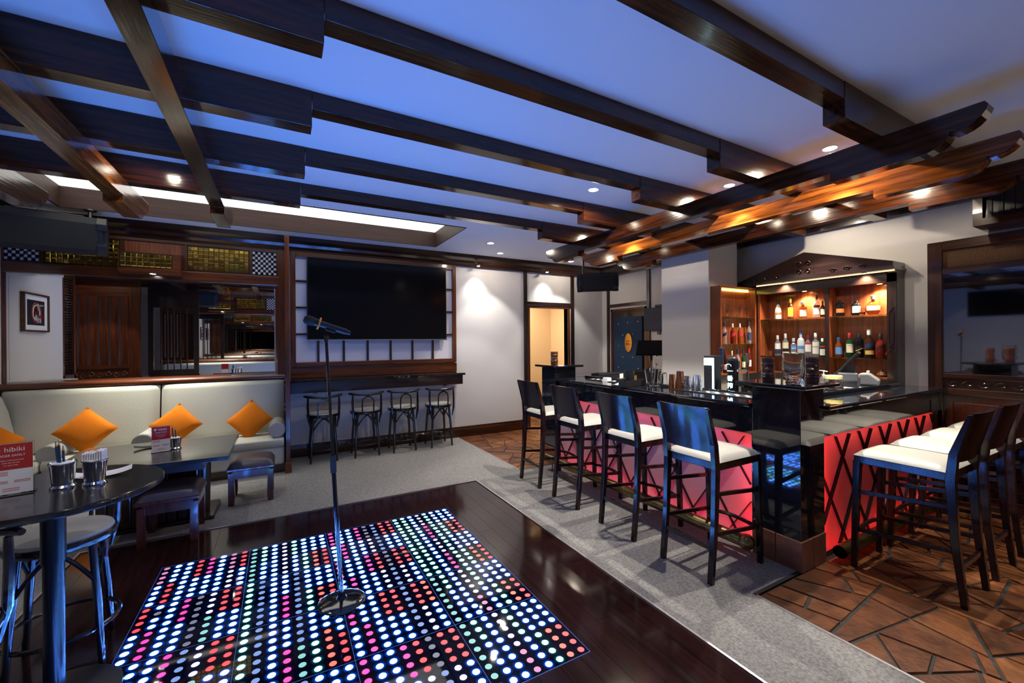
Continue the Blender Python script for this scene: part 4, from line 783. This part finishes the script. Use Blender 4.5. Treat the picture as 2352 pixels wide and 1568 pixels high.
def mainb(cx, top, base, w, zs, lab, *a, **k):
    px, py = q6(cx, base); p = onx(px, py, 5.295); d = float(np.dot(p-np.array([0,0,CAMH]), FWD)); h = (base-top)*.2168/FPX*d; ww = min(.135, w*.2168/FPX*d*.86)
    bottle(lab, 5.295, p[1], zs+.001, h, ww, *a, fdir=(-.86, -.5), **k)
S1, S2 = 1.747, 1.305
mainb(773, 598, 790, 75, S1, 'white coconut liqueur bottle with black cap on the top shelf', 'b_white', 'c_black', [(.24,.36,'l_orange')], shape='soft', txt=('MALIBU', .26, .44, 'l_black'))
mainb(902, 575, 785, 66, S1, 'dark bottle with large yellow label and yellow neck on the top shelf', 'b_brown', 'c_yellow', [(.12,.56,'l_yellow'), (.06,.11,'l_red')])
mainb(1035, 600, 775, 115, S1, 'square clear bottle with big square cap and cream label', 'b_amber', 'c_silver', [(.10,.50,'l_cream')], shape='square')
mainb(1178, 540, 775, 75, S1, 'tallest clear bottle with black cap and blue-white label on the top shelf', 'b_clear', 'c_black', [(.14,.40,'l_white'), (.44,.54,'l_navy')], shape='tall')
mainb(1243, 600, 770, 50, S1, 'narrow brown bottle with cream label against the shelf divider', 'b_brown', 'c_black', [(.15,.5,'l_cream')])
mainb(1428, 587, 757, 95, S1, 'black jug-shaped bottle with small orange label right of the divider', 'b_black', 'c_black', [(.22,.46,'l_orange')], shape='jug')
mainb(1598, 587, 745, 95, S1, 'black apothecary bottle with white diamond label on the top shelf', 'b_black', 'c_black', [(.18,.62,'l_white')], shape='jug')
mainb(1778, 535, 740, 160, S1, 'round crystal cognac decanter glowing under the lamp', 'b_amber', 'c_silver', [(.22,.46,'l_white')], shape='decanter')
mainb(767, 970, 1185, 70, S2, 'clear bottle with silver label, leftmost of the middle row', 'b_clear', 'c_silver', [(.1,.3,'l_navy'), (.33,.6,'l_white')])
mainb(850, 945, 1180, 72, S2, 'clear bottle with round white-on-black label in the middle row', 'b_clear', 'c_silver', [(.08,.18,'l_white'), (.2,.32,'l_black'), (.34,.6,'l_cream')])
mainb(935, 990, 1180, 82, S2, 'stout clear tequila bottle with blue label', 'b_clear', 'c_silver', [(.08,.22,'l_white'), (.3,.58,'l_blue')], shape='square', txt=('1800', .34, .42, 'l_white'))
mainb(1012, 910, 1185, 75, S2, 'tall frosted bottle with blue cap in the middle row', 'b_frost', 'c_blue', [(.28,.40,'l_blue')], shape='tall')
mainb(1088, 955, 1180, 75, S2, 'clear bottle with red and white label and dark red cap', 'b_clear', 'c_wine', [(.22,.56,'l_white'), (.56,.64,'l_red')])
mainb(1168, 935, 1185, 78, S2, 'clear bottle with tall white label and white cap', 'b_clear', 'c_white', [(.12,.62,'l_white')], shape='tall', txt=('BACARDI', .24, .42, 'l_black'))
mainb(1240, 990, 1185, 62, S2, 'green bottle with pale label against the divider in the middle row', 'b_green', 'c_white', [(.08,.42,'l_white'), (.5,.6,'l_red')], shape='jug')
mainb(1412, 980, 1190, 84, S2, 'rounded amber bottle with blue cap and ornate blue label', 'b_amber', 'c_blue', [(.15,.5,'l_blue')], shape='soft')
mainb(1528, 930, 1188, 85, S2, 'green whiskey bottle with red cap and cream label', 'b_green', 'c_red', [(.2,.55,'l_cream')], txt=('JAMESON', .2, .50, 'l_black'))
mainb(1630, 935, 1190, 88, S2, 'black whisky bottle with slanted black-gold label behind the till screen', 'b_black', 'c_black', [(.36,.50,'l_black',.5), (.32,.36,'l_gold',.5)], shape='jug')
mainb(1735, 893, 1195, 105, S2, 'largest dark whisky bottle with cream cap and slanted navy label', 'b_brown', 'c_white', [(.36,.54,'l_navy',.5), (.12,.26,'l_gold')], shape='round')
mainb(1855, 938, 1195, 95, S2, 'red-amber whisky bottle with slanted black label at the right end', 'b_red', 'c_black', [(.38,.52,'l_black',.5)])
q7w = lambda a, b: (1620+a*.1531, 640+b*.1531)
def wingb(cx, top, base, w, zs, lab, *a, **k):
    px, py = q7w(cx, base); p = ony(px, py, 3.125); d = float(np.dot(p-np.array([0,0,CAMH]), FWD)); bottle(lab, p[0], 3.125, zs+.001, (base-top)*.1531/FPX*d, min(.09, w*.1531/FPX*d*.86), *a, fdir=(-.7, -.7), **k)
W2, W3 = 1.453, 1.105
wingb(290, 650, 975, 78, W2, 'clear bottle with navy slanted label and navy cap in the wing shelf', 'b_clear', 'c_navy', [(.36,.52,'l_navy',.5)]); wingb(410, 670, 975, 76, W2, 'left of two red-label amber bottles in the wing shelf', 'b_red', 'c_silver', [(.36,.52,'l_red',.5)]); wingb(520, 672, 975, 76, W2, 'right of two red-label amber bottles in the wing shelf', 'b_amber', 'c_silver', [(.36,.52,'l_red',.5)]); wingb(655, 650, 980, 75, W2, 'clear blue-capped bottle at the right end of the wing shelf middle row', 'b_clear', 'c_navy', [(.15,.5,'l_navy')])
wingb(300, 1055, 1385, 78, W3, 'dark bottle with burgundy cap on the lowest wing shelf', 'b_brown', 'c_wine', [(.15,.4,'l_cream')]); wingb(400, 1060, 1385, 72, W3, 'clear bottle with silver cap on the lowest wing shelf behind the beer tower', 'b_clear', 'c_silver', [(.2,.5,'l_white')]); wingb(487, 1045, 1385, 78, W3, 'clear bottle with navy cap on the lowest wing shelf', 'b_clear', 'c_navy', [(.2,.5,'l_navy')]); wingb(572, 1050, 1385, 64, W3, 'slim green bottle on the lowest wing shelf', 'b_green', 'c_navy', [(.2,.45,'l_cream')]); wingb(655, 1040, 1385, 80, W3, 'dark red bottle with white label, right end of the lowest wing shelf', 'b_red', 'c_red', [(.22,.5,'l_white')])
def glassware(lab, cx, top, base, w, kind):
    px, py = q7w(cx, base); p = ony(px, py, 3.125); d = float(np.dot(p-np.array([0,0,CAMH]), FWD)); h = (base-top)*.1531/FPX*d; r = w*.1531/FPX*d/2
    t = thing('stem_glass', lab, 'glass', (p[0], 3.125, 1.778), group='stem glasses on the wing shelf'); f = {'wine': .5, 'brandy': .36, 'flute': .42}[kind]
    MB().lathe([(0, f*h), (r*.5, f*h+.08*h), (r, f*h+.28*h), (r*.9, h), (r*.86, h), (r*.95, f*h+.28*h), (r*.45, f*h+.1*h), (0, f*h+.03*h)], n=16).build('bowl', 'glass', t, True); MB().lathe([(r*.7, 0), (r*.66, .004), (.004, .012), (.003, f*h), (0, f*h)], n=14).build('stem', 'glass', t, True)
for a in (('large wine glass with rosy stem at the left of the wing shelf', 285, 300, 550, 110, 'wine'), ('left of two low brandy glasses on the wing shelf', 355, 410, 555, 80, 'brandy'), ('tall champagne flute between the brandy glasses', 413, 305, 556, 50, 'flute'), ('right of two low brandy glasses on the wing shelf', 482, 420, 560, 85, 'brandy'), ('wine glass with green stem on the wing shelf', 578, 350, 560, 95, 'wine'), ('slim flute at the right of the wing shelf', 648, 330, 565, 36, 'flute')): glassware(*a)
p = onx(*q6(1663, 745), 5.27); t = thing('tumbler', 'small pink-tinted tasting glass beside the cognac decanter', 'glass', (5.27, p[1], S1+.001)); MB().lathe([(.022, 0), (.028, .03), (.024, .07), (.022, .07), (.025, .03), (0, .008)], n=16).build('bowl', 'glass', t, True); MB().lathe([(0, .009), (.021, .01), (.023, .03), (0, .03)], n=14).build('drink', 'b_red', t, True)
# ================================================================ right-hand wall: mirror panelling and hung box
t = thing('mirror_panelling', 'dark wooden wall panelling with rattan band, mirror and carved panel at the right edge', 'wall panelling', (5.4, 0, 0))
YR = -1.2
for b, m in (((-.04, 0, 1.44, 1.542, 0, 2.397), 'dark_Z'), ((-.04, 0, YR, 1.44, 2.31, 2.397), 'dark_Y'), ((-.04, 0, YR, 1.44, 2.095, 2.15), 'dark_Y'), ((-.04, 0, YR, 1.44, 1.135, 1.18), 'dark_Y'), ((-.04, 0, YR, 1.44, .985, 1.045), 'dark_Y'), ((-.04, 0, YR, 1.44, 0, .12), 'dark_Y')): B('frame_board', m, t, b, bev=.005)
B('rattan_band', 'rattan', t, (-.015, -.001, YR, 1.44, 2.15, 2.31)); B('mirror', 'mirror_dark', t, (-.022, -.001, YR, 1.44, 1.18, 2.095)); B('lower_panel', 'dark_Z', t, (-.012, -.001, YR, 1.44, .12, .985)); B('raised_panel', 'dark_Z', t, (-.025, -.012, .35, 1.38, .2, .92), bev=.01)
c = B('carved_panel', 'dark_Y', t, (-.02, -.001, YR, 1.44, 1.045, 1.135)); mb = MB()
for k in range(16):
    yc = 1.38-k*.1; mb.tube([(-.022, yc+.04*math.cos(u*.6)*(1-u/14), 1.09+.032*math.sin(u*.6)*(1-u/14)*(1 if k % 2 else -1)) for u in range(12)], .007, 5)
mb.build('carving', 'dark_Y', c, True)['kind'] = 'stuff'
t = thing('hanging_speaker_box', 'dark wooden box with a black slatted front high on the right wall', 'speaker box', (5.2, .75, 2.42))
B('shell', 'dark_Y', t, (-.19, .19, -.41, .41, 0, .02), (-.19, .19, -.41, .41, .38, .40), (-.19, .19, .39, .41, .02, .38), (-.19, .19, -.41, -.39, .02, .38)); B('front_frame', 'dark_Y', t, (-.20, -.185, -.41, .41, 0, .055), (-.20, -.185, -.41, .41, .345, .40), (-.20, -.185, .355, .41, .055, .345), (-.20, -.185, -.41, -.355, .055, .345)); B('grille_panel', 'black_Z', t, (-.15, -.14, -.39, .39, .02, .38))
for k in range(12): B('grille_slat', 'satin_black', t, (-.165, -.15, -.35+k*.06, -.325+k*.06, .055, .345))
# ================================================================ loudspeakers
def speaker(lab, loc, rz, tilt, L, Hh, D, mast):
    t = thing('loudspeaker', lab, 'loudspeaker', loc, rz, 'black loudspeakers hung from the ceiling'); rt = Matrix.Rotation(tilt, 4, 'X')
    def tf(mb): mb.v = [tuple(rt @ Vector(p)) for p in mb.v]; return mb
    pr = [(-D/2, -Hh*.36), (-D/2, Hh*.36), (-D*.36, Hh/2), (D*.1, Hh/2), (D/2, Hh*.25), (D/2, -Hh*.25), (D*.1, -Hh/2), (-D*.36, -Hh/2)]
    tf(MB().prism(pr, 'X', -L/2+.03, L/2-.03)).build('cabinet', 'plastic_black', t, bev=.012)
    gp = [(-D/2-.008, -Hh*.35), (-D/2-.008, Hh*.35), (-D*.37, Hh/2+.004), (-D*.30, Hh/2+.004), (-D*.30, -Hh/2-.004), (-D*.37, -Hh/2-.004)]
    tf(MB().prism(gp, 'X', -L/2+.07, L/2-.07)).build('grille', 'grille', t)
    for s in (-1, 1):
        tf(MB().prism([(-D/2-.012, -Hh*.37), (-D/2-.012, -Hh*.2), (-D*.40, -Hh*.16), (-D*.40, Hh*.16), (-D/2-.012, Hh*.2), (-D/2-.012, Hh*.37), (-D*.34, Hh/2+.008), (D*.05, Hh/2+.006), (D*.05, -Hh/2-.006), (-D*.34, -Hh/2-.008)], 'X', s*(L/2-.075), s*L/2)).build('end_cap', 'plastic_black', t, bev=.006)
        tf(MB().box(s*(L/2)-.01, s*(L/2)+.006, -D*.2, D*.02, -Hh*.24, Hh*.24)).build('handle_recess', 'satin_black', t)
    MB().tube([(mast, 0, Hh*.3), (mast, 0, ZC-loc[2])], .016, 10).build('ceiling_mast', 'metal_dark', t, True); MB().lathe([(.05, -.012), (.05, 0), (0, 0)], (mast, 0, ZC-loc[2]), 14).build('mast_plate', 'metal_dark', t)
    MB().bar((-L*.3, 0, Hh*.52), (L*.3, 0, Hh*.52), .04, .006).build('yoke', 'metal_dark', t)
speaker('large black loudspeaker hanging at the left under the light well', (-1.97, 5.70, 2.60), math.radians(12), math.radians(14), .86, .36, .34, .30)
speaker('large black loudspeaker behind the camera, seen only in the sofa mirror', (-1.7, .28, 2.55), math.radians(168), math.radians(14), .8, .36, .34, .30)
speaker('small black loudspeaker hanging near the padded blue door', (4.32, 5.02, 2.41), math.radians(-42), math.radians(8), .62, .27, .28, -.22)
# ================================================================ things on the bar
def depth(p): return float(np.dot(np.array(p)-np.array([0, 0, CAMH]), FWD))
def on_bar(px, py, z): p = onz(px, py, z); return p, depth(p)/FPX     # base point, metres per pixel there
CT = 1.051
p, s = on_bar(1601, 899, CT); t = thing('shaker_tin', 'brushed steel shaker tin upside down, right end of the shaker row', 'shaker', p); MB().lathe([(24*s/2, 0), (24*s/2*.98, .004), (17*s/2, 37*s), (15*s/2, 38.5*s), (0, 38.5*s)], n=24).build('body', 'steel', t, True)
p, s = on_bar(1579, 897, CT); t = thing('shaker_tin', 'small steel shaker with waisted body beside the brushed tin', 'shaker', p); MB().lathe([(17*s/2, 0), (20*s/2, 8*s), (19*s/2, 16*s), (13*s/2, 26*s), (13.5*s/2, 34*s), (0, 34.5*s)], n=24).build('body', 'chrome', t, True)
for px, py, w, h, lab in ((1562, 895, 19, 43, 'taller ribbed copper shaker on the bar'), (1544, 892, 16, 33, 'shorter ribbed copper shaker on the bar')):
    p, s = on_bar(px, py, CT); t = thing('copper_shaker', lab, 'shaker', p); mb = MB(); n = 32; pr = [(1., 0), (1., .02), (.93, .5), (.8, .97), (.78, 1.), (0, 1.)]
    mb.lathe([(w*s/2*a, h*s*b) for a, b in pr], n=n); mb.v = [(x*(1-.05*(i % 2)), y*(1-.05*(i % 2)), z) for i, (x, y, z) in enumerate(mb.v)]; mb.build('body', 'copper', t, True, sharp=20)
p, s = on_bar(1524, 891, CT); t = thing('mixing_glass', 'clear tall glass upside down beside the copper shakers', 'glass', p); MB().lathe([(19*s/2, 0), (15*s/2, 36*s), (0, 36.5*s), (0, 34*s), (13.5*s/2, 33*s), (17.6*s/2, 0)], n=22).build('body', 'glass', t, True)
p, s = on_bar(1500, 886, CT); t = thing('utensil_jug', 'faceted glass jug full of clear stirrers and a strainer', 'jug', p); R0 = 17*s; H0 = 38*s
MB().lathe([(R0*.72, 0), (R0*.8, .01), (R0*1.15, H0*.98), (R0*1.15, H0), (R0*1.02, H0), (R0*.66, .012), (0, .010)], n=10).build('body', 'glass', t); 
for k, (dx, dy, tp, hh) in enumerate(((-.03, .01, 'bar', 1.75), (.035, .0, 'ball', 1.75), (.0, .012, 'ring', 1.55), (.03, -.012, 'spoon', 1.35))):
    e = (dx*1.25, dy, H0*hh); u = MB().tube([(dx*.2, dy*.3, .015), e], .0028, 6)
    if tp == 'ball': u.lathe([(0, -.018), (.014, -.010), (.016, 0), (.012, .012), (0, .017)], e, 12)
    elif tp == 'bar': u.bar((e[0]-.02, e[1], e[2]), (e[0]+.02, e[1], e[2]+.008), .006, .006)
    elif tp == 'ring': u.tube([(e[0]+.03*math.cos(q*PI/8), e[1], H0*.95+.03*math.sin(q*PI/8)) for q in range(16)], .003, 5, closed=True)
    else: u.lathe([(0, -.02), (.011, -.008), (.012, .006), (0, .02)], e, 10)
    u.build('stirrer', 'chrome' if tp in ('ring', 'spoon') else 'glass', t, True)
p, s = on_bar(1453, 887, CT); t = thing('bar_caddy', 'black plastic bar caddy with compartments on the counter', 'caddy', p, .12); W_ = 74*s; 
for b in ((-W_/2, W_/2, -.035, -.031, 0, 15*s), (-W_/2, W_/2, .04, .044, 0, 15*s), (-W_/2, -W_/2+.004, -.035, .044, 0, 15*s), (W_/2-.004, W_/2, -.035, .044, 0, 15*s), (-.005, .0, -.035, .044, 0, 15*s), (-W_/2, W_/2, -.035, .044, 0, .004)): B('wall', 'plastic_black', t, b)
q = thing('straw_cup', 'black fluted cup of straws standing in the bar caddy', 'cup', (p[0]-.045, p[1]+.004, CT+.005)); MB().lathe([(.030, 0), (.034, .02), (.046, .155), (.043, .155), (.030, .01), (0, .008)], n=12).build('body', 'plastic_black', q)
for k in range(9): MB().tube([(.02*math.cos(k*2.3), .02*math.sin(k*2.3), .012), (.031*math.cos(k*2.3), .031*math.sin(k*2.3), .158+.004*(k % 3))], .003, 6).build('straw', 'satin_black', q)
q = thing('bamboo_picks', 'small bundle of bamboo picks in the bar caddy', 'picks', (p[0]+.05, p[1]+.01, CT+.005)); 
for k in range(5): MB().tube([((k-2)*.004, (k % 2)*.004, 0), ((k-2)*.006, (k % 2)*.005, .10)], .0022, 5).build('pick', 'bamboo', q)
q = thing('bar_spoon', 'chrome bar spoon standing in the caddy', 'spoon', (p[0]+.03, p[1]+.015, CT+.005)); MB().tube([(0, 0, 0), (.004, 0, .12)], .002, 6).build('handle', 'chrome', q, True); MB().lathe([(0, -.014), (.009, -.005), (.010, .006), (0, .014)], (.004, 0, .13), 10).build('bowl', 'chrome', q, True)
p, s = on_bar(1428, 879, CT); t = thing('card_holder', 'white card standing in a black holder left of the straw cup', 'card', p, .3); B('card', 'paper', t, (-.035, .035, 0, .004, .02, .098)); B('holder', 'plastic_black', t, (-.06, .04, -.02, .03, 0, .05), bev=.008)
p, s = on_bar(1394, 876, CT); t = thing('napkin_stack', 'small stack of beige cocktail napkins on the counter', 'napkins', p, .1)
for k in range(4): B('napkin', 'napkin', t, (-.034+.002*k, .034, -.034, .034-.003*(k % 2), k*.011, k*.011+.010))
p, s = on_bar(1416, 885, CT); t = dish('shallow white boat-shaped dish on the bar counter', p[0], p[1], CT, .1, 38*s, .09)
t = thing('bar_mat', 'long black rubber bar mat with white print on the counter', 'mat', (0, 0, CT)); B('mat', 'plastic_black', t, (3.12, 3.29, 1.80, 2.62, 0, .006)); B('mat', 'plastic_black', t, (3.12, 3.29, 3.05, 3.85, 0, .006)); rg = random.Random(9)
for k in range(26): y = 1.84+k*.029; B('printed_mark', 'white_ink', t, (3.15+.03*(k % 3), 3.19+.03*(k % 3), y, y+rg.uniform(.006, .02), .006, .0065))
for k in range(20): y = 3.25+k*.029; B('printed_mark', 'white_ink', t, (3.15+.03*(k % 3), 3.19+.03*(k % 3), y, y+rg.uniform(.006, .02), .006, .0065))
# beer towers
def drip(t): B('base_plate', 'steel', t, (-.05, .05, -.05, .05, 0, .008))
p, s = on_bar(1636, 897, CT); t = thing('beer_tower', 'square black beer tower with glowing white sign and strip', 'beer tower', (3.39, 2.40, .901)); th = .46
B('column', 'tower_black', t, (-.045, .045, -.055, .055, 0, th), bev=.004); B('glow_sign', 'cyan_led', t, (-.049, -.044, -.046, .05, th-.085, th-.02)); B('glow_strip', 'cyan_led', t, (-.049, -.044, -.046, -.030, .02, th-.085))
text('Asahi', .036, 'tower_black', t, face_mat((-.0497, .004, th-.058), (0,-1,0), (0,0,1)), ext=.0006)
q = MB(); q.bar((.03, 0, th-.09), (.10, -.02, th-.09), .02, .02); q.tube([(.10, -.02, th-.09), (.10, -.025, th-.15)], .009, 8); q.build('tap', 'chrome', t, True); B('tap_handle', 'navy', t, (.085, .115, -.036, -.004, th-.08, th+.07), bev=.005)
p, s = on_bar(1682, 897, CT); t = thing('beer_tower', 'round-topped black beer tower with glowing Japanese characters', 'beer tower', (3.40, 2.215, .901)); th = .46; r = .045
MB().lathe([(r, 0), (r, th-.05), (r*.93, th-.028), (r*.72, th-.01), (r*.4, th-.002), (0, th)], n=24).build('column', 'gloss_black', t, True)
for k, ch in enumerate(('一', '番', '搾', 'り')): text(ch, .052, 'cyan_led', t, face_mat((-.0452, -.004, th-.13-k*.062), (.08,-1,0), (0,0,1)), ext=.0012)
MB().tube([(-.0435, .010+.024*math.cos(u/10*PI), th-.085+.018*math.sin(u/10*PI)) for u in range(11)], .002, 5).build('glow_emblem', 'cyan_led', t)
q = MB(); q.bar((0, -.04, th-.12), (0, -.13, th-.12), .022, .022); q.tube([(0, -.13, th-.11), (0, -.133, th-.19)], [.012, .008], 8); q.tube([(0, -.13, th-.10), (.0, -.132, th-.06), (0, -.13, th+.03)], [.008, .012, .015], 10); q.build('tap', 'chrome', t, True)
# tiki figures and jar
def tiki(name, lab, x, y, z, h, w, m, rz):
    t = thing(name, lab, 'tiki mug', (x, y, z), rz); n = 28; rows = 30; mb = MB(); r = w/2
    def rad(a, v):      # face at angle -90deg (local -Y)
        d = (a+PI/2+PI) % (2*PI)-PI; fr = math.exp(-(d/.85)**2); k = 1+.05*math.sin(v*9)
        k += 1.5*fr*(.16*math.exp(-((v-.72)/.045)**2) - .17*math.exp(-((v-.615)/.05)**2)*(1 if abs(d) > .16 else .2) + .26*math.exp(-((v-.52)/.085)**2)*math.exp(-(d/.24)**2) + .15*math.exp(-((v-.33)/.03)**2) - .14*math.exp(-((v-.285)/.02)**2) + .14*math.exp(-((v-.24)/.03)**2))
        k += .06*math.exp(-((v-.93)/.05)**2)*(1 if int((a+9)*6) % 2 else .4); return r*k*(.95+.08*math.sin(PI*v))
    vs = [(rad(2*PI*i/n, j/rows)*math.cos(2*PI*i/n), rad(2*PI*i/n, j/rows)*math.sin(2*PI*i/n), h*j/rows) for j in range(rows+1) for i in range(n)]
    fs = [(j*n+i, j*n+(i+1) % n, (j+1)*n+(i+1) % n, (j+1)*n+i) for j in range(rows) for i in range(n)]+[tuple(range(n-1, -1, -1))]
    mb.add(vs, fs).build('body', m, t, True, sharp=70); MB().lathe([(r*.92, h), (r*.8, h), (r*.78, h*.9), (0, h*.9)], n=n).build('inner_wall', m, t, True); return t
SL = 1.206
tiki('tiki_mug', 'brown ceramic tiki face mug left of the glass jar on the granite post', 2.955, 1.668, SL, .172, .078, 'tiki_dark', math.radians(-65)); tiki('tiki_mug', 'brown ceramic tiki face mug right of the glass jar on the granite post', 3.125, 1.475, SL, .176, .080, 'tiki_dark', math.radians(-65))
t = thing('glass_jar', 'heavy clear glass jar between the two tiki mugs', 'jar', (2.955, 1.505, SL)); MB().lathe([(.040, 0), (.046, .008), (.040, .02), (.058, .035), (.063, .06), (.063, .205), (.059, .205), (.058, .065), (.05, .045), (0, .042)], n=32).build('body', 'glass', t, True)
for k in range(5): MB().lathe([(0, -.004), (.016, -.003), (.018, 0), (.016, .003), (0, .004)], (.022*math.cos(k*1.3), .022*math.sin(k*1.3), .055+.006*k), 14).build('dried_fruit', 'tiki_dark', t, True)
tiki('tiki_statue', 'small carved wooden tiki figure on the far bar post by the doorway', 2.97, 4.27, SL, .165, .088, 'tiki_brown', math.radians(-25))
# side counter things
def pump(lab, px, py, h):
    p, s = on_bar(px, py, CT); t = thing('pump_bottle', lab, 'pump bottle', p, .6); MB().lathe([(.028, 0), (.030, .01), (.030, h*.5), (.018, h*.6), (.012, h*.64), (0, h*.64)], n=18).build('body', 'glass_dim', t, True); MB().lathe([(.014, h*.62), (.014, h*.75), (.005, h*.76), (.005, h*.92), (0, h*.92)], n=12).build('collar', 'white_plastic', t, True); MB().bar((0, .006, h*.95), (0, -.032, h*.93), .012, .010).build('nozzle', 'white_plastic', t, bev=.002)
pump('clear pump bottle with white nozzle, left of the yellow-lidded jar', 1872, 885, .135); pump('second clear pump bottle with grey nozzle touching the yellow-lidded jar', 1892, 886, .15)
p, s = on_bar(1915, 893, CT); t = thing('plastic_jar', 'clear plastic jar with pale yellow screw lid on the side counter', 'jar', p); R0 = 18*s
MB().lathe([(R0*.9, 0), (R0, .012), (R0, R0*1.1), (R0*.88, R0*1.35), (R0*.84, R0*1.35), (R0*.95, R0*1.1), (R0*.94, .014), (0, .008)], n=28).build('body', 'glass', t, True); MB().lathe([(R0*.92, R0*1.3), (R0*.92, R0*1.68), (R0*.86, R0*1.74), (0, R0*1.74)], n=28).build('lid', 'lid_yellow', t, True); MB().lathe([(R0*.85, .012), (R0*.8, R0*.35), (0, R0*.5)], n=20).build('snacks', 'tiki_brown', t, True)
t = thing('till_terminal', 'dark touchscreen till on its stand in front of the liquor cabinet', 'till', (4.72, 1.93, 1.051), math.radians(200))
B('base', 'grey_plastic', t, (-.14, .14, -.10, .10, 0, .11), bev=.02); MB().prism([(-.05, .11), (.06, .11), (.08, .19), (.02, .22), (-.03, .16)], 'X', -.06, .06).build('neck', 'grey_plastic', t, bev=.008)
sc = MB(); sc.prism([(-.105, .10), (-.085, .09), (.105, .315), (.085, .335)], 'X', -.17, .17); sc.build('display', 'plastic_black', t, bev=.006); MB().prism([(-.107, .112), (-.105, .104), (.089, .332), (.083, .334)], 'X', -.155, .155).build('screen', 'screen', t); B('card_reader', 'grey_plastic', t, (.15, .19, -.06, .09, .06, .14), bev=.012)
t = thing('receipt_printer', 'rounded grey receipt printer right of the till', 'printer', (5.06, 1.90, 1.051), .3); MB().prism([(-.10, 0), (.10, 0), (.10, .06), (.05, .11), (-.02, .115), (-.10, .05)], 'X', -.09, .09).build('body', mat('pgrey', (.22,.23,.26), .4), t, bev=.015); B('paper_slip', 'paper', t, (-.04, .04, -.02, .0, .112, .135))
for px, py, rz, lab in ((1962, 889, .5, 'white printed paper lying in front of the till'), (1940, 890, -.3, 'folded white paper beside the yellow-lidded jar')):
    p, s = on_bar(px, py, CT); t = thing('paper_sheet', lab, 'paper', p, rz); MB().grid(lambda u, v: ((u-.5)*.15, (v-.5)*.10, .002+.012*math.sin(u*3)*v), 6, 4).build('sheet', 'paper', t, True); B('printed_lines', 'ink_red', t, (-.04, .03, -.02, -.017, .012, .0125))
t = thing('figurine', 'small tiger-striped ornament on the cabinet ledge at the right', 'ornament', (5.28, 1.86, 1.121), .4); MB().lathe([(.03, 0), (.045, .02), (.03, .05), (0, .055)], sx=1.3, n=14).build('body', 'tiki_brown', t, True); MB().lathe([(0, 0), (.02, .015), (.018, .035), (0, .045)], (.045, 0, .035), 12).build('head', 'tiki_brown', t, True)
t = thing('folded_cloth', 'white folded cloth on the cabinet ledge left of the divider', 'cloth', (5.29, 2.40, 1.121)); MB().grid(lambda u, v: ((u-.5)*.12, (v-.5)*.14, .02+.018*math.sin(u*4+v*2)), 8, 8).build('cloth', 'paper', t, True)
t = thing('back_counter', 'dark back counter with drawers below the liquor cabinet', 'counter', (0, 0, 0)); B('worktop', 'granite', t, (4.80, 5.18, 2.08, 3.06, .94, .97)); B('body', 'satin_black', t, (4.84, 5.18, 2.10, 3.05, 0, .94))
for k in range(5): B('drawer_handle', 'steel', t, (4.832, 4.84, 2.2+k*.17, 2.28+k*.17, .88, .9))
# monitors by the padded door
t = thing('hanging_screen', 'flat dark screen fixed to the wall between the padded door and column', 'screen', (5.375, 4.80, 1.66), math.radians(-90)); B('panel', 'navy', t, (-.26, .26, -.02, .02, 0, .38), bev=.006); B('camera_bar', 'plastic_black', t, (-.02, .22, -.024, .02, .38, .42)); MB().tube([(.17, -.024, .40), (.17, -.028, .40)], .013, 12).build('lens', 'steel', t); B('wall_arm', 'metal_dark', t, (.0, .06, .0, .024, -.06, .0))
t = thing('order_terminal', 'tilted black order screen on a stand beside the column', 'till', (4.84, 4.44, 1.051), math.radians(-55)); B('foot', 'plastic_black', t, (-.1, .1, -.08, .08, 0, .02)); MB().bar((0, 0, .02), (0, .03, .32), .04, .03).build('arm', 'plastic_black', t); MB().prism([(-.13, .24), (-.125, .228), (.10, .44), (.095, .452)], 'X', -.20, .20).build('display', 'screen', t)
